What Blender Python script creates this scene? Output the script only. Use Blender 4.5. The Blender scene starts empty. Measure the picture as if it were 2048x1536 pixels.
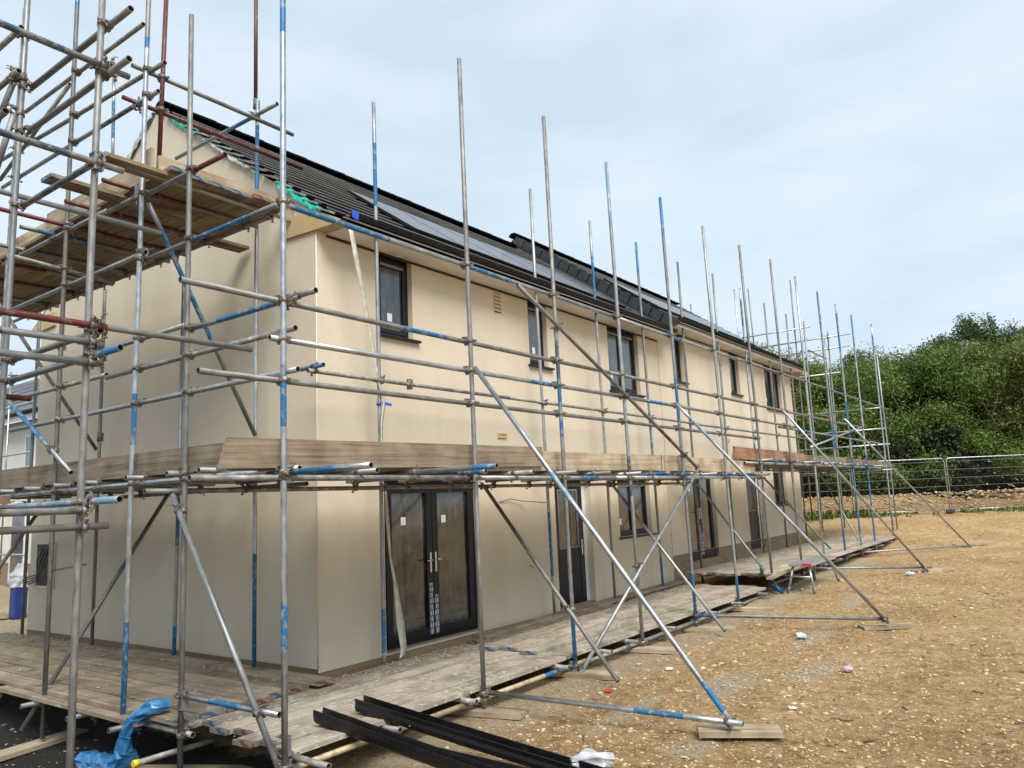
import bpy, bmesh, math, random
from mathutils import Vector, Matrix, noise
random.seed(11)
scn = bpy.context.scene
COL = scn.collection
R = math.radians
# ------------------------------------------------------------------ camera, sky, sun, exposure
cam = bpy.data.objects.new("camera", bpy.data.cameras.new("camera")); COL.objects.link(cam)
rt = Vector((0.59451921, -0.8028861, -0.04382718)); up = Vector((-0.09692002, -0.1256624, 0.98732744)); fw = Vector((0.7982189, 0.5827374, 0.15252445))
m = Matrix((rt, up, -fw)).transposed().to_4x4(); m.translation = Vector((-5.7221, -6.9591, 1.7046))
cam.matrix_world = m
cam.data.sensor_width = 36; cam.data.lens = 1535.69 / 2048 * 36
cam.data.clip_start = 0.05; cam.data.clip_end = 2000
scn.camera = cam
scn.view_settings.view_transform = 'Standard'; scn.view_settings.look = 'None'
scn.view_settings.exposure = 0.60; scn.view_settings.gamma = 1
SUN_EL, SUN_AZ = 50, 236     # azimuth of the sun measured from +x, degrees
w = bpy.data.worlds.new("World"); scn.world = w; w.use_nodes = True
nt = w.node_tree; N = nt.nodes; LK = nt.links
bg = N['Background']; bg.inputs['Strength'].default_value = 0.1
sky = N.new('ShaderNodeTexSky'); sky.sky_type = 'NISHITA'; sky.sun_disc = False
sky.sun_elevation = R(SUN_EL); sky.sun_rotation = R(90 - SUN_AZ)
tc = N.new('ShaderNodeTexCoord'); mp = N.new('ShaderNodeMapping'); mp.inputs['Scale'].default_value = (1.1, 1.1, 3.4)
ns = N.new('ShaderNodeTexNoise'); ns.inputs['Scale'].default_value = 2.7; ns.inputs['Detail'].default_value = 7; ns.inputs['Roughness'].default_value = .5; ns.inputs['Distortion'].default_value = .3
cr = N.new('ShaderNodeValToRGB'); cr.color_ramp.elements[0].position = .32; cr.color_ramp.elements[1].position = .60
cr.color_ramp.elements[0].color = (4.65, 5.5, 6.2, 1); cr.color_ramp.elements[1].color = (5.55, 6.4, 7.15, 1)
mx = N.new('ShaderNodeMixRGB'); mx.inputs['Fac'].default_value = .88
LK.new(tc.outputs['Generated'], mp.inputs['Vector']); LK.new(mp.outputs[0], ns.inputs['Vector']); LK.new(ns.outputs['Fac'], cr.inputs['Fac'])
LK.new(sky.outputs[0], mx.inputs['Color1']); LK.new(cr.outputs[0], mx.inputs['Color2']); LK.new(mx.outputs[0], bg.inputs['Color'])
sl = bpy.data.lights.new("sun", 'SUN'); sl.energy = 3.1; sl.angle = R(34); sl.color = (1, .96, .9)
so = bpy.data.objects.new("sun", sl); COL.objects.link(so)
sd = Vector((math.cos(R(SUN_AZ)) * math.cos(R(SUN_EL)), math.sin(R(SUN_AZ)) * math.cos(R(SUN_EL)), math.sin(R(SUN_EL))))
so.rotation_euler = sd.to_track_quat('Z', 'Y').to_euler()

# ------------------------------------------------------------------ materials
def newmat(name):
    m = bpy.data.materials.new(name); m.use_nodes = True
    return m, m.node_tree.nodes, m.node_tree.links, m.node_tree.nodes['Principled BSDF']
def ramp(N, stops):
    r = N.new('ShaderNodeValToRGB'); e = r.color_ramp.elements
    while len(e) < len(stops): e.new(.5)
    for i, (p, c) in enumerate(stops):
        e[i].position = p; e[i].color = (c[0], c[1], c[2], 1)
    return r
def noisemat(name, stops, scale=8, rough=.7, metal=0, sc=(1, 1, 1), bump=0, bscale=60, rnd=0, detail=6, spec=.5, coord='Object', bdist=.004, rough2=None):
    m, N, L, b = newmat(name)
    tc = N.new('ShaderNodeTexCoord'); mp = N.new('ShaderNodeMapping'); mp.inputs['Scale'].default_value = sc
    L.new(tc.outputs[coord], mp.inputs[0])
    oi = N.new('ShaderNodeObjectInfo')
    off = N.new('ShaderNodeMath'); off.operation = 'MULTIPLY'; off.inputs[1].default_value = 37.0
    L.new(oi.outputs['Random'], off.inputs[0])
    va = N.new('ShaderNodeVectorMath'); va.operation = 'ADD'
    L.new(mp.outputs[0], va.inputs[0]); L.new(off.outputs[0], va.inputs[1])
    n = N.new('ShaderNodeTexNoise'); n.inputs['Scale'].default_value = scale; n.inputs['Detail'].default_value = detail; n.inputs['Roughness'].default_value = .62
    L.new(va.outputs[0], n.inputs['Vector'])
    r = ramp(N, stops); L.new(n.outputs['Fac'], r.inputs[0])
    src = r.outputs[0]
    if rnd:
        hs = N.new('ShaderNodeHueSaturation'); mr = N.new('ShaderNodeMapRange')
        mr.inputs['To Min'].default_value = 1 - rnd; mr.inputs['To Max'].default_value = 1 + rnd
        L.new(oi.outputs['Random'], mr.inputs['Value']); L.new(mr.outputs[0], hs.inputs['Value']); L.new(src, hs.inputs['Color']); src = hs.outputs[0]
    L.new(src, b.inputs['Base Color'])
    b.inputs['Roughness'].default_value = rough; b.inputs['Metallic'].default_value = metal
    b.inputs['Specular IOR Level'].default_value = spec
    if rough2 is not None:
        mr = N.new('ShaderNodeMapRange'); mr.inputs['To Min'].default_value = rough; mr.inputs['To Max'].default_value = rough2
        mr.inputs['From Min'].default_value = .3; mr.inputs['From Max'].default_value = .7
        L.new(n.outputs['Fac'], mr.inputs['Value']); L.new(mr.outputs[0], b.inputs['Roughness'])
    if bump:
        n2 = N.new('ShaderNodeTexNoise'); n2.inputs['Scale'].default_value = bscale; n2.inputs['Detail'].default_value = 4
        L.new(va.outputs[0], n2.inputs['Vector'])
        bp = N.new('ShaderNodeBump'); bp.inputs['Strength'].default_value = bump; bp.inputs['Distance'].default_value = bdist
        L.new(n2.outputs['Fac'], bp.inputs['Height']); L.new(bp.outputs[0], b.inputs['Normal'])
    return m
M = {}
M['d'] = noisemat('weathered_tube', [(.3, (.13, .125, .115)), (.5, (.20, .195, .185)), (.7, (.28, .275, .265))], 22, .5, .5, (1, 1, .35), .25, 90, .22, rough2=.6)
M['g'] = noisemat('grey_galvanised', [(.3, (.20, .21, .21)), (.52, (.29, .305, .305)), (.72, (.40, .415, .415))], 22, .42, .65, (1, 1, .35), .2, 90, .2, rough2=.55)
M['l'] = noisemat('bright_galvanised', [(.3, (.28, .30, .31)), (.5, (.40, .43, .445)), (.72, (.56, .59, .61))], 20, .3, .85, (1, 1, .4), .2, 90, .12, rough2=.45)
M['w'] = noisemat('mortar_spattered_tube', [(.32, (.15, .142, .125)), (.5, (.235, .228, .21)), (.62, (.35, .335, .305)), (.70, (.54, .52, .47))], 18, .6, .35, (1, 1, .6), .5, 80, .15)
M['y'] = noisemat('clay_stained_tube', [(.3, (.22, .16, .09)), (.5, (.42, .32, .19)), (.7, (.52, .45, .33))], 8, .6, .3, (1, 1, 2), .4, 80, .1)
def paint(name, col, under, thr=.42):
    m, N, L, b = newmat(name)
    tc = N.new('ShaderNodeTexCoord'); n = N.new('ShaderNodeTexNoise'); n.inputs['Scale'].default_value = 16; n.inputs['Detail'].default_value = 8; n.inputs['Roughness'].default_value = .7
    mp = N.new('ShaderNodeMapping'); mp.inputs['Scale'].default_value = (1, 1, .7)
    L.new(tc.outputs['Object'], mp.inputs[0]); L.new(mp.outputs[0], n.inputs['Vector'])
    r = ramp(N, [(thr - .03, under), (thr + .02, tuple(c * .8 for c in col)), (.62, col)])
    L.new(n.outputs['Fac'], r.inputs[0]); L.new(r.outputs[0], b.inputs['Base Color']); b.inputs['Roughness'].default_value = .5; b.inputs['Metallic'].default_value = .1
    return m
M['b'] = paint('chipped_blue_paint', (.014, .145, .33), (.20, .24, .26), .46)
M['n'] = paint('worn_navy_paint', (.045, .085, .13), (.17, .18, .18), .5)
M['p'] = paint('pale_worn_blue_paint', (.14, .27, .38), (.30, .33, .34), .5)
M['r'] = paint('chipped_red_paint', (.13, .024, .024), (.15, .11, .10), .42)
M['yc'] = noisemat('yellow_plastic', [(.3, (.75, .55, .02)), (.7, (.85, .68, .06))], 8, .4)
M['rust'] = noisemat('coupler_steel', [(.3, (.09, .05, .03)), (.48, (.17, .14, .115)), (.62, (.30, .29, .27)), (.8, (.42, .42, .40))], 30, .55, .5, bump=.4, bscale=150, rnd=.3)
M['dark'] = noisemat('dark_inside', [(.3, (.02, .018, .015)), (.7, (.05, .045, .04))], 8, .9)
def woodmat(name, a, b_, c, sc=(.45, 24, 24), rnd=.2, mortar=0.0):
    m, N, L, b = newmat(name)
    tc = N.new('ShaderNodeTexCoord'); mp = N.new('ShaderNodeMapping'); mp.inputs['Scale'].default_value = sc
    oi = N.new('ShaderNodeObjectInfo'); off = N.new('ShaderNodeMath'); off.operation = 'MULTIPLY'; off.inputs[1].default_value = 53.0
    va = N.new('ShaderNodeVectorMath'); va.operation = 'ADD'
    L.new(tc.outputs['Object'], mp.inputs[0]); L.new(oi.outputs['Random'], off.inputs[0]); L.new(mp.outputs[0], va.inputs[0]); L.new(off.outputs[0], va.inputs[1])
    n = N.new('ShaderNodeTexNoise'); n.inputs['Scale'].default_value = 1.6; n.inputs['Detail'].default_value = 8; n.inputs['Roughness'].default_value = .65; n.inputs['Distortion'].default_value = .6
    L.new(va.outputs[0], n.inputs['Vector'])
    r = ramp(N, [(.28, a), (.5, b_), (.72, c)]); L.new(n.outputs['Fac'], r.inputs[0])
    hs = N.new('ShaderNodeHueSaturation'); mr = N.new('ShaderNodeMapRange'); mr.inputs['To Min'].default_value = 1 - rnd; mr.inputs['To Max'].default_value = 1 + rnd
    L.new(oi.outputs['Random'], mr.inputs['Value']); L.new(mr.outputs[0], hs.inputs['Value']); L.new(r.outputs[0], hs.inputs['Color'])
    src = hs.outputs[0]
    # large stains
    n3 = N.new('ShaderNodeTexNoise'); n3.inputs['Scale'].default_value = 3.0; n3.inputs['Detail'].default_value = 5
    vb = N.new('ShaderNodeVectorMath'); vb.operation = 'ADD'; L.new(tc.outputs['Object'], vb.inputs[0]); L.new(off.outputs[0], vb.inputs[1]); L.new(vb.outputs[0], n3.inputs['Vector'])
    r3 = ramp(N, [(.35, (.62, .58, .55)), (.6, (1, 1, 1))]); L.new(n3.outputs['Fac'], r3.inputs[0])
    mu = N.new('ShaderNodeMixRGB'); mu.blend_type = 'MULTIPLY'; mu.inputs[0].default_value = .9
    L.new(src, mu.inputs[1]); L.new(r3.outputs[0], mu.inputs[2]); src = mu.outputs[0]
    if mortar:
        n2 = N.new('ShaderNodeTexNoise'); n2.inputs['Scale'].default_value = 11; n2.inputs['Detail'].default_value = 9; n2.inputs['Roughness'].default_value = .75
        L.new(vb.outputs[0], n2.inputs['Vector'])
        r2 = ramp(N, [(1 - mortar - .03, (0, 0, 0)), (1 - mortar + .02, (1, 1, 1))]); L.new(n2.outputs['Fac'], r2.inputs[0])
        mx = N.new('ShaderNodeMixRGB'); L.new(r2.outputs[0], mx.inputs[0]); L.new(src, mx.inputs[1]); mx.inputs[2].default_value = (.50, .46, .38, 1); src = mx.outputs[0]
    L.new(src, b.inputs['Base Color']); b.inputs['Roughness'].default_value = .85; b.inputs['Specular IOR Level'].default_value = .25
    bp = N.new('ShaderNodeBump'); bp.inputs['Strength'].default_value = .5; bp.inputs['Distance'].default_value = .003
    L.new(n.outputs['Fac'], bp.inputs['Height']); L.new(bp.outputs[0], b.inputs['Normal'])
    return m
M['deck'] = woodmat('weathered_board', (.24, .20, .155), (.40, .345, .275), (.52, .46, .38), rnd=.22, mortar=.42)
M['deckg'] = woodmat('brown_weathered_board', (.17, .13, .095), (.29, .235, .17), (.40, .335, .255), rnd=.24, mortar=.38)
M['toe'] = woodmat('toe_board_timber', (.10, .075, .05), (.245, .195, .14), (.335, .28, .205), (.55, 20, 20), rnd=.18)
M['toer'] = woodmat('reddish_board_timber', (.15, .08, .045), (.30, .165, .095), (.38, .235, .15), (.5, 16, 16), rnd=.12)
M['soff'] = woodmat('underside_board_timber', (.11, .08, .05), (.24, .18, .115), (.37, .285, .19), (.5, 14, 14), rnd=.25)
M['fresh'] = woodmat('pale_board_timber', (.25, .19, .12), (.42, .34, .23), (.55, .46, .34), (.5, 16, 16), rnd=.12)
M['bend'] = paint('blue_board_end', (.035, .10, .18), (.24, .22, .19), .50)
M['rend'] = paint('red_board_end', (.14, .05, .038), (.22, .18, .14), .50)

# render
def rendermat():
    m, N, L, b = newmat('cream_render')
    tc = N.new('ShaderNodeTexCoord')
    n1 = N.new('ShaderNodeTexNoise'); n1.inputs['Scale'].default_value = .7; n1.inputs['Detail'].default_value = 4; n1.inputs['Roughness'].default_value = .6
    mp = N.new('ShaderNodeMapping'); mp.inputs['Scale'].default_value = (1, 1, .45); L.new(tc.outputs['Object'], mp.inputs[0]); L.new(mp.outputs[0], n1.inputs['Vector'])
    r = ramp(N, [(.3, (.555, .477, .36)), (.55, (.625, .545, .42)), (.75, (.66, .583, .46))]); L.new(n1.outputs['Fac'], r.inputs[0])
    # faint vertical streaks of dirt
    n3 = N.new('ShaderNodeTexNoise'); n3.inputs['Scale'].default_value = 1; n3.inputs['Detail'].default_value = 6; n3.inputs['Roughness'].default_value = .7
    mp3 = N.new('ShaderNodeMapping'); mp3.inputs['Scale'].default_value = (6, 6, .5); L.new(tc.outputs['Object'], mp3.inputs[0]); L.new(mp3.outputs[0], n3.inputs['Vector'])
    r3 = ramp(N, [(.26, (.80, .78, .75)), (.46, (1, 1, 1))]); L.new(n3.outputs['Fac'], r3.inputs[0])
    mu = N.new('ShaderNodeMixRGB'); mu.blend_type = 'MULTIPLY'; mu.inputs[0].default_value = .22; L.new(r.outputs[0], mu.inputs[1]); L.new(r3.outputs[0], mu.inputs[2])
    L.new(mu.outputs[0], b.inputs['Base Color']); b.inputs['Roughness'].default_value = .9; b.inputs['Specular IOR Level'].default_value = .2
    n2 = N.new('ShaderNodeTexNoise'); n2.inputs['Scale'].default_value = 90; n2.inputs['Detail'].default_value = 3
    mp2 = N.new('ShaderNodeMapping'); mp2.inputs['Scale'].default_value = (.6, .6, 1.3); L.new(tc.outputs['Object'], mp2.inputs[0]); L.new(mp2.outputs[0], n2.inputs['Vector'])
    n4 = N.new('ShaderNodeTexNoise'); n4.inputs['Scale'].default_value = 5; L.new(tc.outputs['Object'], n4.inputs['Vector'])
    ad = N.new('ShaderNodeMath'); ad.operation = 'MULTIPLY_ADD'; ad.inputs[1].default_value = 1.2; L.new(n4.outputs['Fac'], ad.inputs[0]); L.new(n2.outputs['Fac'], ad.inputs[2])
    bp = N.new('ShaderNodeBump'); bp.inputs['Strength'].default_value = .55; bp.inputs['Distance'].default_value = .006; L.new(ad.outputs[0], bp.inputs['Height']); L.new(bp.outputs[0], b.inputs['Normal'])
    return m
M['render'] = rendermat()
M['bead'] = noisemat('pale_bead', [(.3, (.66, .58, .44)), (.7, (.74, .66, .52))], 20, .8)
def brickmat(name, c1, c2, mort, sc=1.0, bw=.225, bh=.075, ms=.012):
    m, N, L, b = newmat(name)
    tc = N.new('ShaderNodeTexCoord'); sx = N.new('ShaderNodeSeparateXYZ'); cx = N.new('ShaderNodeCombineXYZ'); ad = N.new('ShaderNodeMath')
    L.new(tc.outputs['Object'], sx.inputs[0]); L.new(sx.outputs[0], ad.inputs[0]); L.new(sx.outputs[1], ad.inputs[1]); L.new(ad.outputs[0], cx.inputs[0]); L.new(sx.outputs[2], cx.inputs[1])
    t = N.new('ShaderNodeTexBrick'); t.inputs['Scale'].default_value = sc; t.inputs['Brick Width'].default_value = bw; t.inputs['Row Height'].default_value = bh; t.inputs['Mortar Size'].default_value = ms
    t.inputs['Color1'].default_value = (*c1, 1); t.inputs['Color2'].default_value = (*c2, 1); t.inputs['Mortar'].default_value = (*mort, 1)
    L.new(cx.outputs[0], t.inputs['Vector']); L.new(t.outputs['Color'], b.inputs['Base Color']); b.inputs['Roughness'].default_value = .9
    return m
M['brick'] = brickmat('buff_brick', (.33, .20, .10), (.24, .15, .075), (.24, .20, .15))
M['blockwork'] = noisemat('dark_blockwork', [(.3, (.07, .06, .05)), (.7, (.16, .135, .11))], 6, .95, bump=.5, bscale=40)
M['tile'] = noisemat('dark_roof_tile', [(.3, (.004, .004, .0045)), (.6, (.008, .008, .009)), (.8, (.016, .016, .016))], 9, 1.0, spec=0.0, bump=.3, bscale=60)
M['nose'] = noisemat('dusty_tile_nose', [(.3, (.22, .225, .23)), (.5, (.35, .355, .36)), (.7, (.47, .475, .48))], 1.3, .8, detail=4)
M['slate'] = noisemat('slate_grey_verge', [(.3, (.022, .027, .032)), (.7, (.045, .052, .06))], 5, .5)
M['upvc'] = noisemat('anthracite_frame', [(.3, (.005, .006, .008)), (.7, (.009, .011, .014))], 5, .42, spec=.35)
M['gutter'] = noisemat('black_gutter_plastic', [(.3, (.004, .004, .005)), (.64, (.009, .009, .010)), (.85, (.07, .07, .07))], 14, .38, detail=8, spec=.35)
M['soffit'] = noisemat('dusty_white_soffit', [(.3, (.62, .60, .55)), (.55, (.76, .74, .70)), (.75, (.82, .80, .77))], 3, .6)
M['greyfascia'] = noisemat('grey_fascia', [(.3, (.16, .15, .15)), (.7, (.24, .23, .22))], 4, .6)
M['buff'] = noisemat('buff_box_end', [(.3, (.42, .31, .15)), (.7, (.50, .375, .19))], 3, .6)
M['vent'] = noisemat('cream_vent_plastic', [(.3, (.52, .37, .17)), (.7, (.62, .46, .24))], 3, .6)
M['white'] = noisemat('white_upvc', [(.3, (.62, .63, .64)), (.7, (.78, .79, .8))], 3, .4)
M['chrome'] = noisemat('satin_steel', [(.3, (.55, .53, .50)), (.7, (.72, .70, .67))], 8, .25, 1)
M['bluetape'] = noisemat('blue_tape', [(.3, (.005, .06, .42)), (.7, (.01, .10, .60))], 8, .45)
M['paper'] = noisemat('sticker_paper', [(.3, (.62, .64, .64)), (.7, (.75, .77, .77))], 20, .6)
M['bluebag'] = None
def glassmat(name, tint, streak=.5, rgh=.08):
    m, N, L, b = newmat(name)
    tc = N.new('ShaderNodeTexCoord'); mp = N.new('ShaderNodeMapping'); mp.inputs['Scale'].default_value = (7, 7, .8)
    n = N.new('ShaderNodeTexNoise'); n.inputs['Scale'].default_value = 1.4; n.inputs['Detail'].default_value = 9; n.inputs['Roughness'].default_value = .72; n.inputs['Distortion'].default_value = 2.6
    L.new(tc.outputs['Object'], mp.inputs[0]); L.new(mp.outputs[0], n.inputs['Vector'])
    r = ramp(N, [(.50, tint), (.60, tuple(t + .06 * streak for t in tint)), (.72, tuple(t + .5 * streak for t in tint))]); L.new(n.outputs['Fac'], r.inputs[0])
    hz = N.new('ShaderNodeTexNoise'); hz.inputs['Scale'].default_value = 2.2; hz.inputs['Detail'].default_value = 5; hz.inputs['Distortion'].default_value = 1.5; L.new(tc.outputs['Object'], hz.inputs['Vector'])
    hr = N.new('ShaderNodeMapRange'); hr.inputs['From Min'].default_value = .42; hr.inputs['From Max'].default_value = .75; hr.inputs['To Max'].default_value = streak; L.new(hz.outputs['Fac'], hr.inputs['Value'])
    hm = N.new('ShaderNodeMixRGB'); hm.inputs['Color2'].default_value = (.20, .205, .20, 1); L.new(hr.outputs[0], hm.inputs['Fac']); L.new(r.outputs[0], hm.inputs['Color1']); L.new(hm.outputs[0], b.inputs['Base Color'])
    mr = N.new('ShaderNodeMapRange'); mr.inputs['From Min'].default_value = .35; mr.inputs['From Max'].default_value = .75; mr.inputs['To Min'].default_value = rgh; mr.inputs['To Max'].default_value = .3
    L.new(n.outputs['Fac'], mr.inputs['Value']); L.new(mr.outputs[0], b.inputs['Roughness']); b.inputs['Specular IOR Level'].default_value = 1.0; b.inputs['Coat Weight'].default_value = .6; b.inputs['Coat Roughness'].default_value = .04
    bp = N.new('ShaderNodeBump'); bp.inputs['Strength'].default_value = .15; bp.inputs['Distance'].default_value = .004; L.new(n.outputs['Fac'], bp.inputs['Height']); L.new(bp.outputs[0], b.inputs['Normal'])
    return m
M['glass'] = glassmat('filmed_glass', (.013, .013, .012), .40, .02)
M['glassup'] = glassmat('upper_glass', (.018, .024, .027), .3)
def solarmat():
    m, N, L, b = newmat('solar_glass')
    b.inputs['Base Color'].default_value = (.05, .05, .065, 1); b.inputs['Roughness'].default_value = .16; b.inputs['Specular IOR Level'].default_value = .35; b.inputs['Roughness'].default_value = .22
    return m
M['solar'] = solarmat()
M['solarframe'] = noisemat('black_panel_frame', [(.3, (.01, .01, .01)), (.7, (.03, .03, .03))], 4, .4, .5)
def filmmat(name, col, alpha=.5, rough=.3):
    m, N, L, b = newmat(name)
    tc = N.new('ShaderNodeTexCoord'); n = N.new('ShaderNodeTexNoise'); n.inputs['Scale'].default_value = 14; n.inputs['Detail'].default_value = 6; L.new(tc.outputs['Object'], n.inputs['Vector'])
    r = ramp(N, [(.35, tuple(c * .75 for c in col)), (.7, tuple(min(1, c * 1.25) for c in col))]); L.new(n.outputs['Fac'], r.inputs[0]); L.new(r.outputs[0], b.inputs['Base Color'])
    b.inputs['Roughness'].default_value = rough; b.inputs['Alpha'].default_value = alpha
    bp = N.new('ShaderNodeBump'); bp.inputs['Strength'].default_value = .5; bp.inputs['Distance'].default_value = .01; L.new(n.outputs['Fac'], bp.inputs['Height']); L.new(bp.outputs[0], b.inputs['Normal'])
    return m
M['bluebag'] = filmmat('blue_polythene', (.04, .20, .42), .9, .22)
M['clear'] = filmmat('clear_polythene', (.62, .66, .72), .55, .2)
M['milky'] = filmmat('milky_plastic_strip', (.60, .57, .50), .9, .4)
M['green'] = filmmat('green_membrane', (.01, .40, .28), 1, .35)
M['greywhite'] = filmmat('grey_white_membrane', (.42, .46, .42), 1, .5)
M['pink'] = filmmat('pink_scrap', (.62, .40, .48), 1, .6)
M['palelit'] = filmmat('pale_blue_scrap', (.55, .66, .75), 1, .4)
M['whitescrap'] = filmmat('white_scrap', (.72, .72, .68), 1, .6)
def groundmat():
    m, N, L, b = newmat('clay_ground')
    tc = N.new('ShaderNodeTexCoord'); P = tc.outputs['Object']
    def nz(s, d=8, ro=.6):
        n = N.new('ShaderNodeTexNoise'); n.inputs['Scale'].default_value = s; n.inputs['Detail'].default_value = d; n.inputs['Roughness'].default_value = ro; L.new(P, n.inputs['Vector']); return n
    a = nz(.55, 6, .65)
    r = ramp(N, [(.28, (.27, .162, .07)), (.42, (.395, .25, .115)), (.58, (.47, .315, .158)), (.74, (.52, .39, .235))]); L.new(a.outputs['Fac'], r.inputs[0])
    f = nz(9, 10, .75); rf = ramp(N, [(.34, (.36, .31, .26)), (.46, (.85, .82, .79)), (.56, (1.08, 1.06, 1.04)), (.66, (1.45, 1.42, 1.36))]); L.new(f.outputs['Fac'], rf.inputs[0])
    mu = N.new('ShaderNodeMixRGB'); mu.blend_type = 'MULTIPLY'; mu.inputs[0].default_value = 1; L.new(r.outputs[0], mu.inputs[1]); L.new(rf.outputs[0], mu.inputs[2])
    # small pale stones, chalk and painted dark gap shade, as coloured cells
    def stones(sc, thr, col, src):
        v = N.new('ShaderNodeTexVoronoi'); v.inputs['Scale'].default_value = sc; v.inputs['Randomness'].default_value = 1
        wv = N.new('ShaderNodeVectorMath'); wv.operation = 'ADD'; sv = N.new('ShaderNodeVectorMath'); sv.operation = 'SCALE'; sv.inputs['Scale'].default_value = .03
        n = nz(20, 3); L.new(n.outputs['Color'], sv.inputs[0]); L.new(P, wv.inputs[0]); L.new(sv.outputs[0], wv.inputs[1]); L.new(wv.outputs[0], v.inputs['Vector'])
        sp = N.new('ShaderNodeSeparateColor'); L.new(v.outputs['Color'], sp.inputs[0])
        d = N.new('ShaderNodeMath'); d.operation = 'LESS_THAN'; d.inputs[1].default_value = .30; L.new(v.outputs['Distance'], d.inputs[0])
        g = N.new('ShaderNodeMath'); g.operation = 'GREATER_THAN'; g.inputs[1].default_value = thr; L.new(sp.outputs[0], g.inputs[0])
        k = N.new('ShaderNodeMath'); k.operation = 'MULTIPLY'; L.new(d.outputs[0], k.inputs[0]); L.new(g.outputs[0], k.inputs[1])
        x = N.new('ShaderNodeMixRGB'); L.new(k.outputs[0], x.inputs[0]); L.new(src, x.inputs[1])
        rc = ramp(N, [(0, tuple(c * .7 for c in col)), (1, col)]); L.new(sp.outputs[1], rc.inputs[0]); L.new(rc.outputs[0], x.inputs[2])
        return x.outputs[0]
        # grey dusty strip near the scaffold, mortar smear patches, dark rubble on the gable side
    at = N.new('ShaderNodeAttribute'); at.attribute_name = 'zone'; sp = N.new('ShaderNodeSeparateColor'); L.new(at.outputs['Color'], sp.inputs[0])
    def over(fac, col, src, jit=.25, sc=3):
        n = nz(sc, 8, .7); ad = N.new('ShaderNodeMath'); ad.operation = 'SUBTRACT'; L.new(fac, ad.inputs[0]); L.new(n.outputs['Fac'], ad.inputs[1])
        mr = N.new('ShaderNodeMapRange'); mr.inputs['From Min'].default_value = -jit; mr.inputs['From Max'].default_value = jit; L.new(ad.outputs[0], mr.inputs['Value'])
        x = N.new('ShaderNodeMixRGB'); L.new(mr.outputs[0], x.inputs[0]); L.new(src, x.inputs[1]); L.new(col, x.inputs[2]); return x.outputs[0]
    gf = nz(26, 8, .8); rg = ramp(N, [(.3, (.17, .135, .085)), (.5, (.40, .32, .21)), (.7, (.54, .46, .33))]); L.new(gf.outputs['Fac'], rg.inputs[0])
    c0 = over(sp.outputs[0], rg.outputs[0], mu.outputs[0], .25, 5)
    s00 = stones(11, .90, (.60, .47, .29), c0); s01 = stones(19, .86, (.22, .135, .065), s00); s02 = stones(21, .83, (.68, .57, .40), s01)  # the dark cells paint shadowed gaps between clods
    s1 = stones(38, .70, (.70, .58, .40), s02)
    c1 = stones(85, .58, (.60, .47, .29), s1)
    gd = nz(40, 8, .8); rd = ramp(N, [(.35, (.022, .021, .02)), (.6, (.06, .056, .052)), (.72, (.16, .15, .135))]); L.new(gd.outputs['Fac'], rd.inputs[0])
    c2 = over(sp.outputs[1], rd.outputs[0], c1, .12, 3)
    L.new(c2, b.inputs['Base Color']); b.inputs['Roughness'].default_value = .95; b.inputs['Specular IOR Level'].default_value = .15
    h = nz(22, 10, .8); bp = N.new('ShaderNodeBump'); bp.inputs['Strength'].default_value = 1; bp.inputs['Distance'].default_value = .05; L.new(h.outputs['Fac'], bp.inputs['Height']); L.new(bp.outputs[0], b.inputs['Normal'])
    return m
M['ground'] = groundmat()
M['stone'] = noisemat('limestone', [(.32, (.34, .22, .10)), (.5, (.48, .35, .19)), (.68, (.62, .53, .38))], 6, .9, coord='Object', detail=3, bump=.4, bscale=60)
M['greystone'] = noisemat('mortar_lumps', [(.3, (.22, .18, .13)), (.7, (.46, .39, .29))], 3, .95, bump=.4)
M['twig'] = noisemat('dead_twig', [(.3, (.05, .03, .02)), (.7, (.14, .09, .06))], 9, .9)
M['bark'] = noisemat('bark', [(.3, (.05, .04, .03)), (.7, (.16, .13, .10))], 6, .95)
def leafmat(name, c1, c2, c3):
    m, N, L, b = newmat(name)
    oi = N.new('ShaderNodeNewGeometry'); r = ramp(N, [(0, c1), (.5, c2), (1, c3)]); L.new(oi.outputs['Random Per Island'], r.inputs[0]); L.new(r.outputs[0], b.inputs['Base Color']); b.inputs['Roughness'].default_value = .55
    tr = N.new('ShaderNodeBsdfTranslucent'); L.new(r.outputs[0], tr.inputs['Color']); mx = N.new('ShaderNodeMixShader'); mx.inputs[0].default_value = .3
    L.new(b.outputs[0], mx.inputs[1]); L.new(tr.outputs[0], mx.inputs[2]); L.new(mx.outputs[0], N['Material Output'].inputs['Surface'])
    return m
M['leafA'] = leafmat('hedge_leaf_green', (.034, .078, .012), (.088, .16, .02), (.18, .265, .038))
M['leafB'] = leafmat('hedge_leaf_olive', (.06, .08, .016), (.125, .155, .028), (.21, .24, .05))
M['leafD'] = leafmat('mixed_leaf', (.042, .085, .014), (.105, .175, .026), (.22, .285, .05))
M['leafC'] = leafmat('dark_leaf', (.024, .048, .014), (.05, .09, .024), (.09, .14, .035))
M['plastic_red'] = noisemat('red_plastic', [(.3, (.45, .03, .03)), (.7, (.6, .05, .05))], 5, .4)
M['plastic_blue'] = noisemat('blue_plastic', [(.3, (.01, .03, .16)), (.7, (.02, .05, .24))], 5, .45)
M['tealp'] = noisemat('green_handle', [(.3, (.01, .10, .05)), (.7, (.02, .16, .08))], 5, .4)
M['alu'] = noisemat('dull_aluminium', [(.3, (.42, .42, .42)), (.7, (.60, .60, .60))], 6, .4, .7)
M['concfoot'] = noisemat('dark_rubber_foot', [(.3, (.03, .03, .03)), (.7, (.07, .065, .06))], 6, .8)
M['slateroof'] = brickmat('slate_roof_rows', (.10, .105, .125), (.13, .135, .155), (.02, .02, .025), 1, .6, .28, .03)
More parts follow.
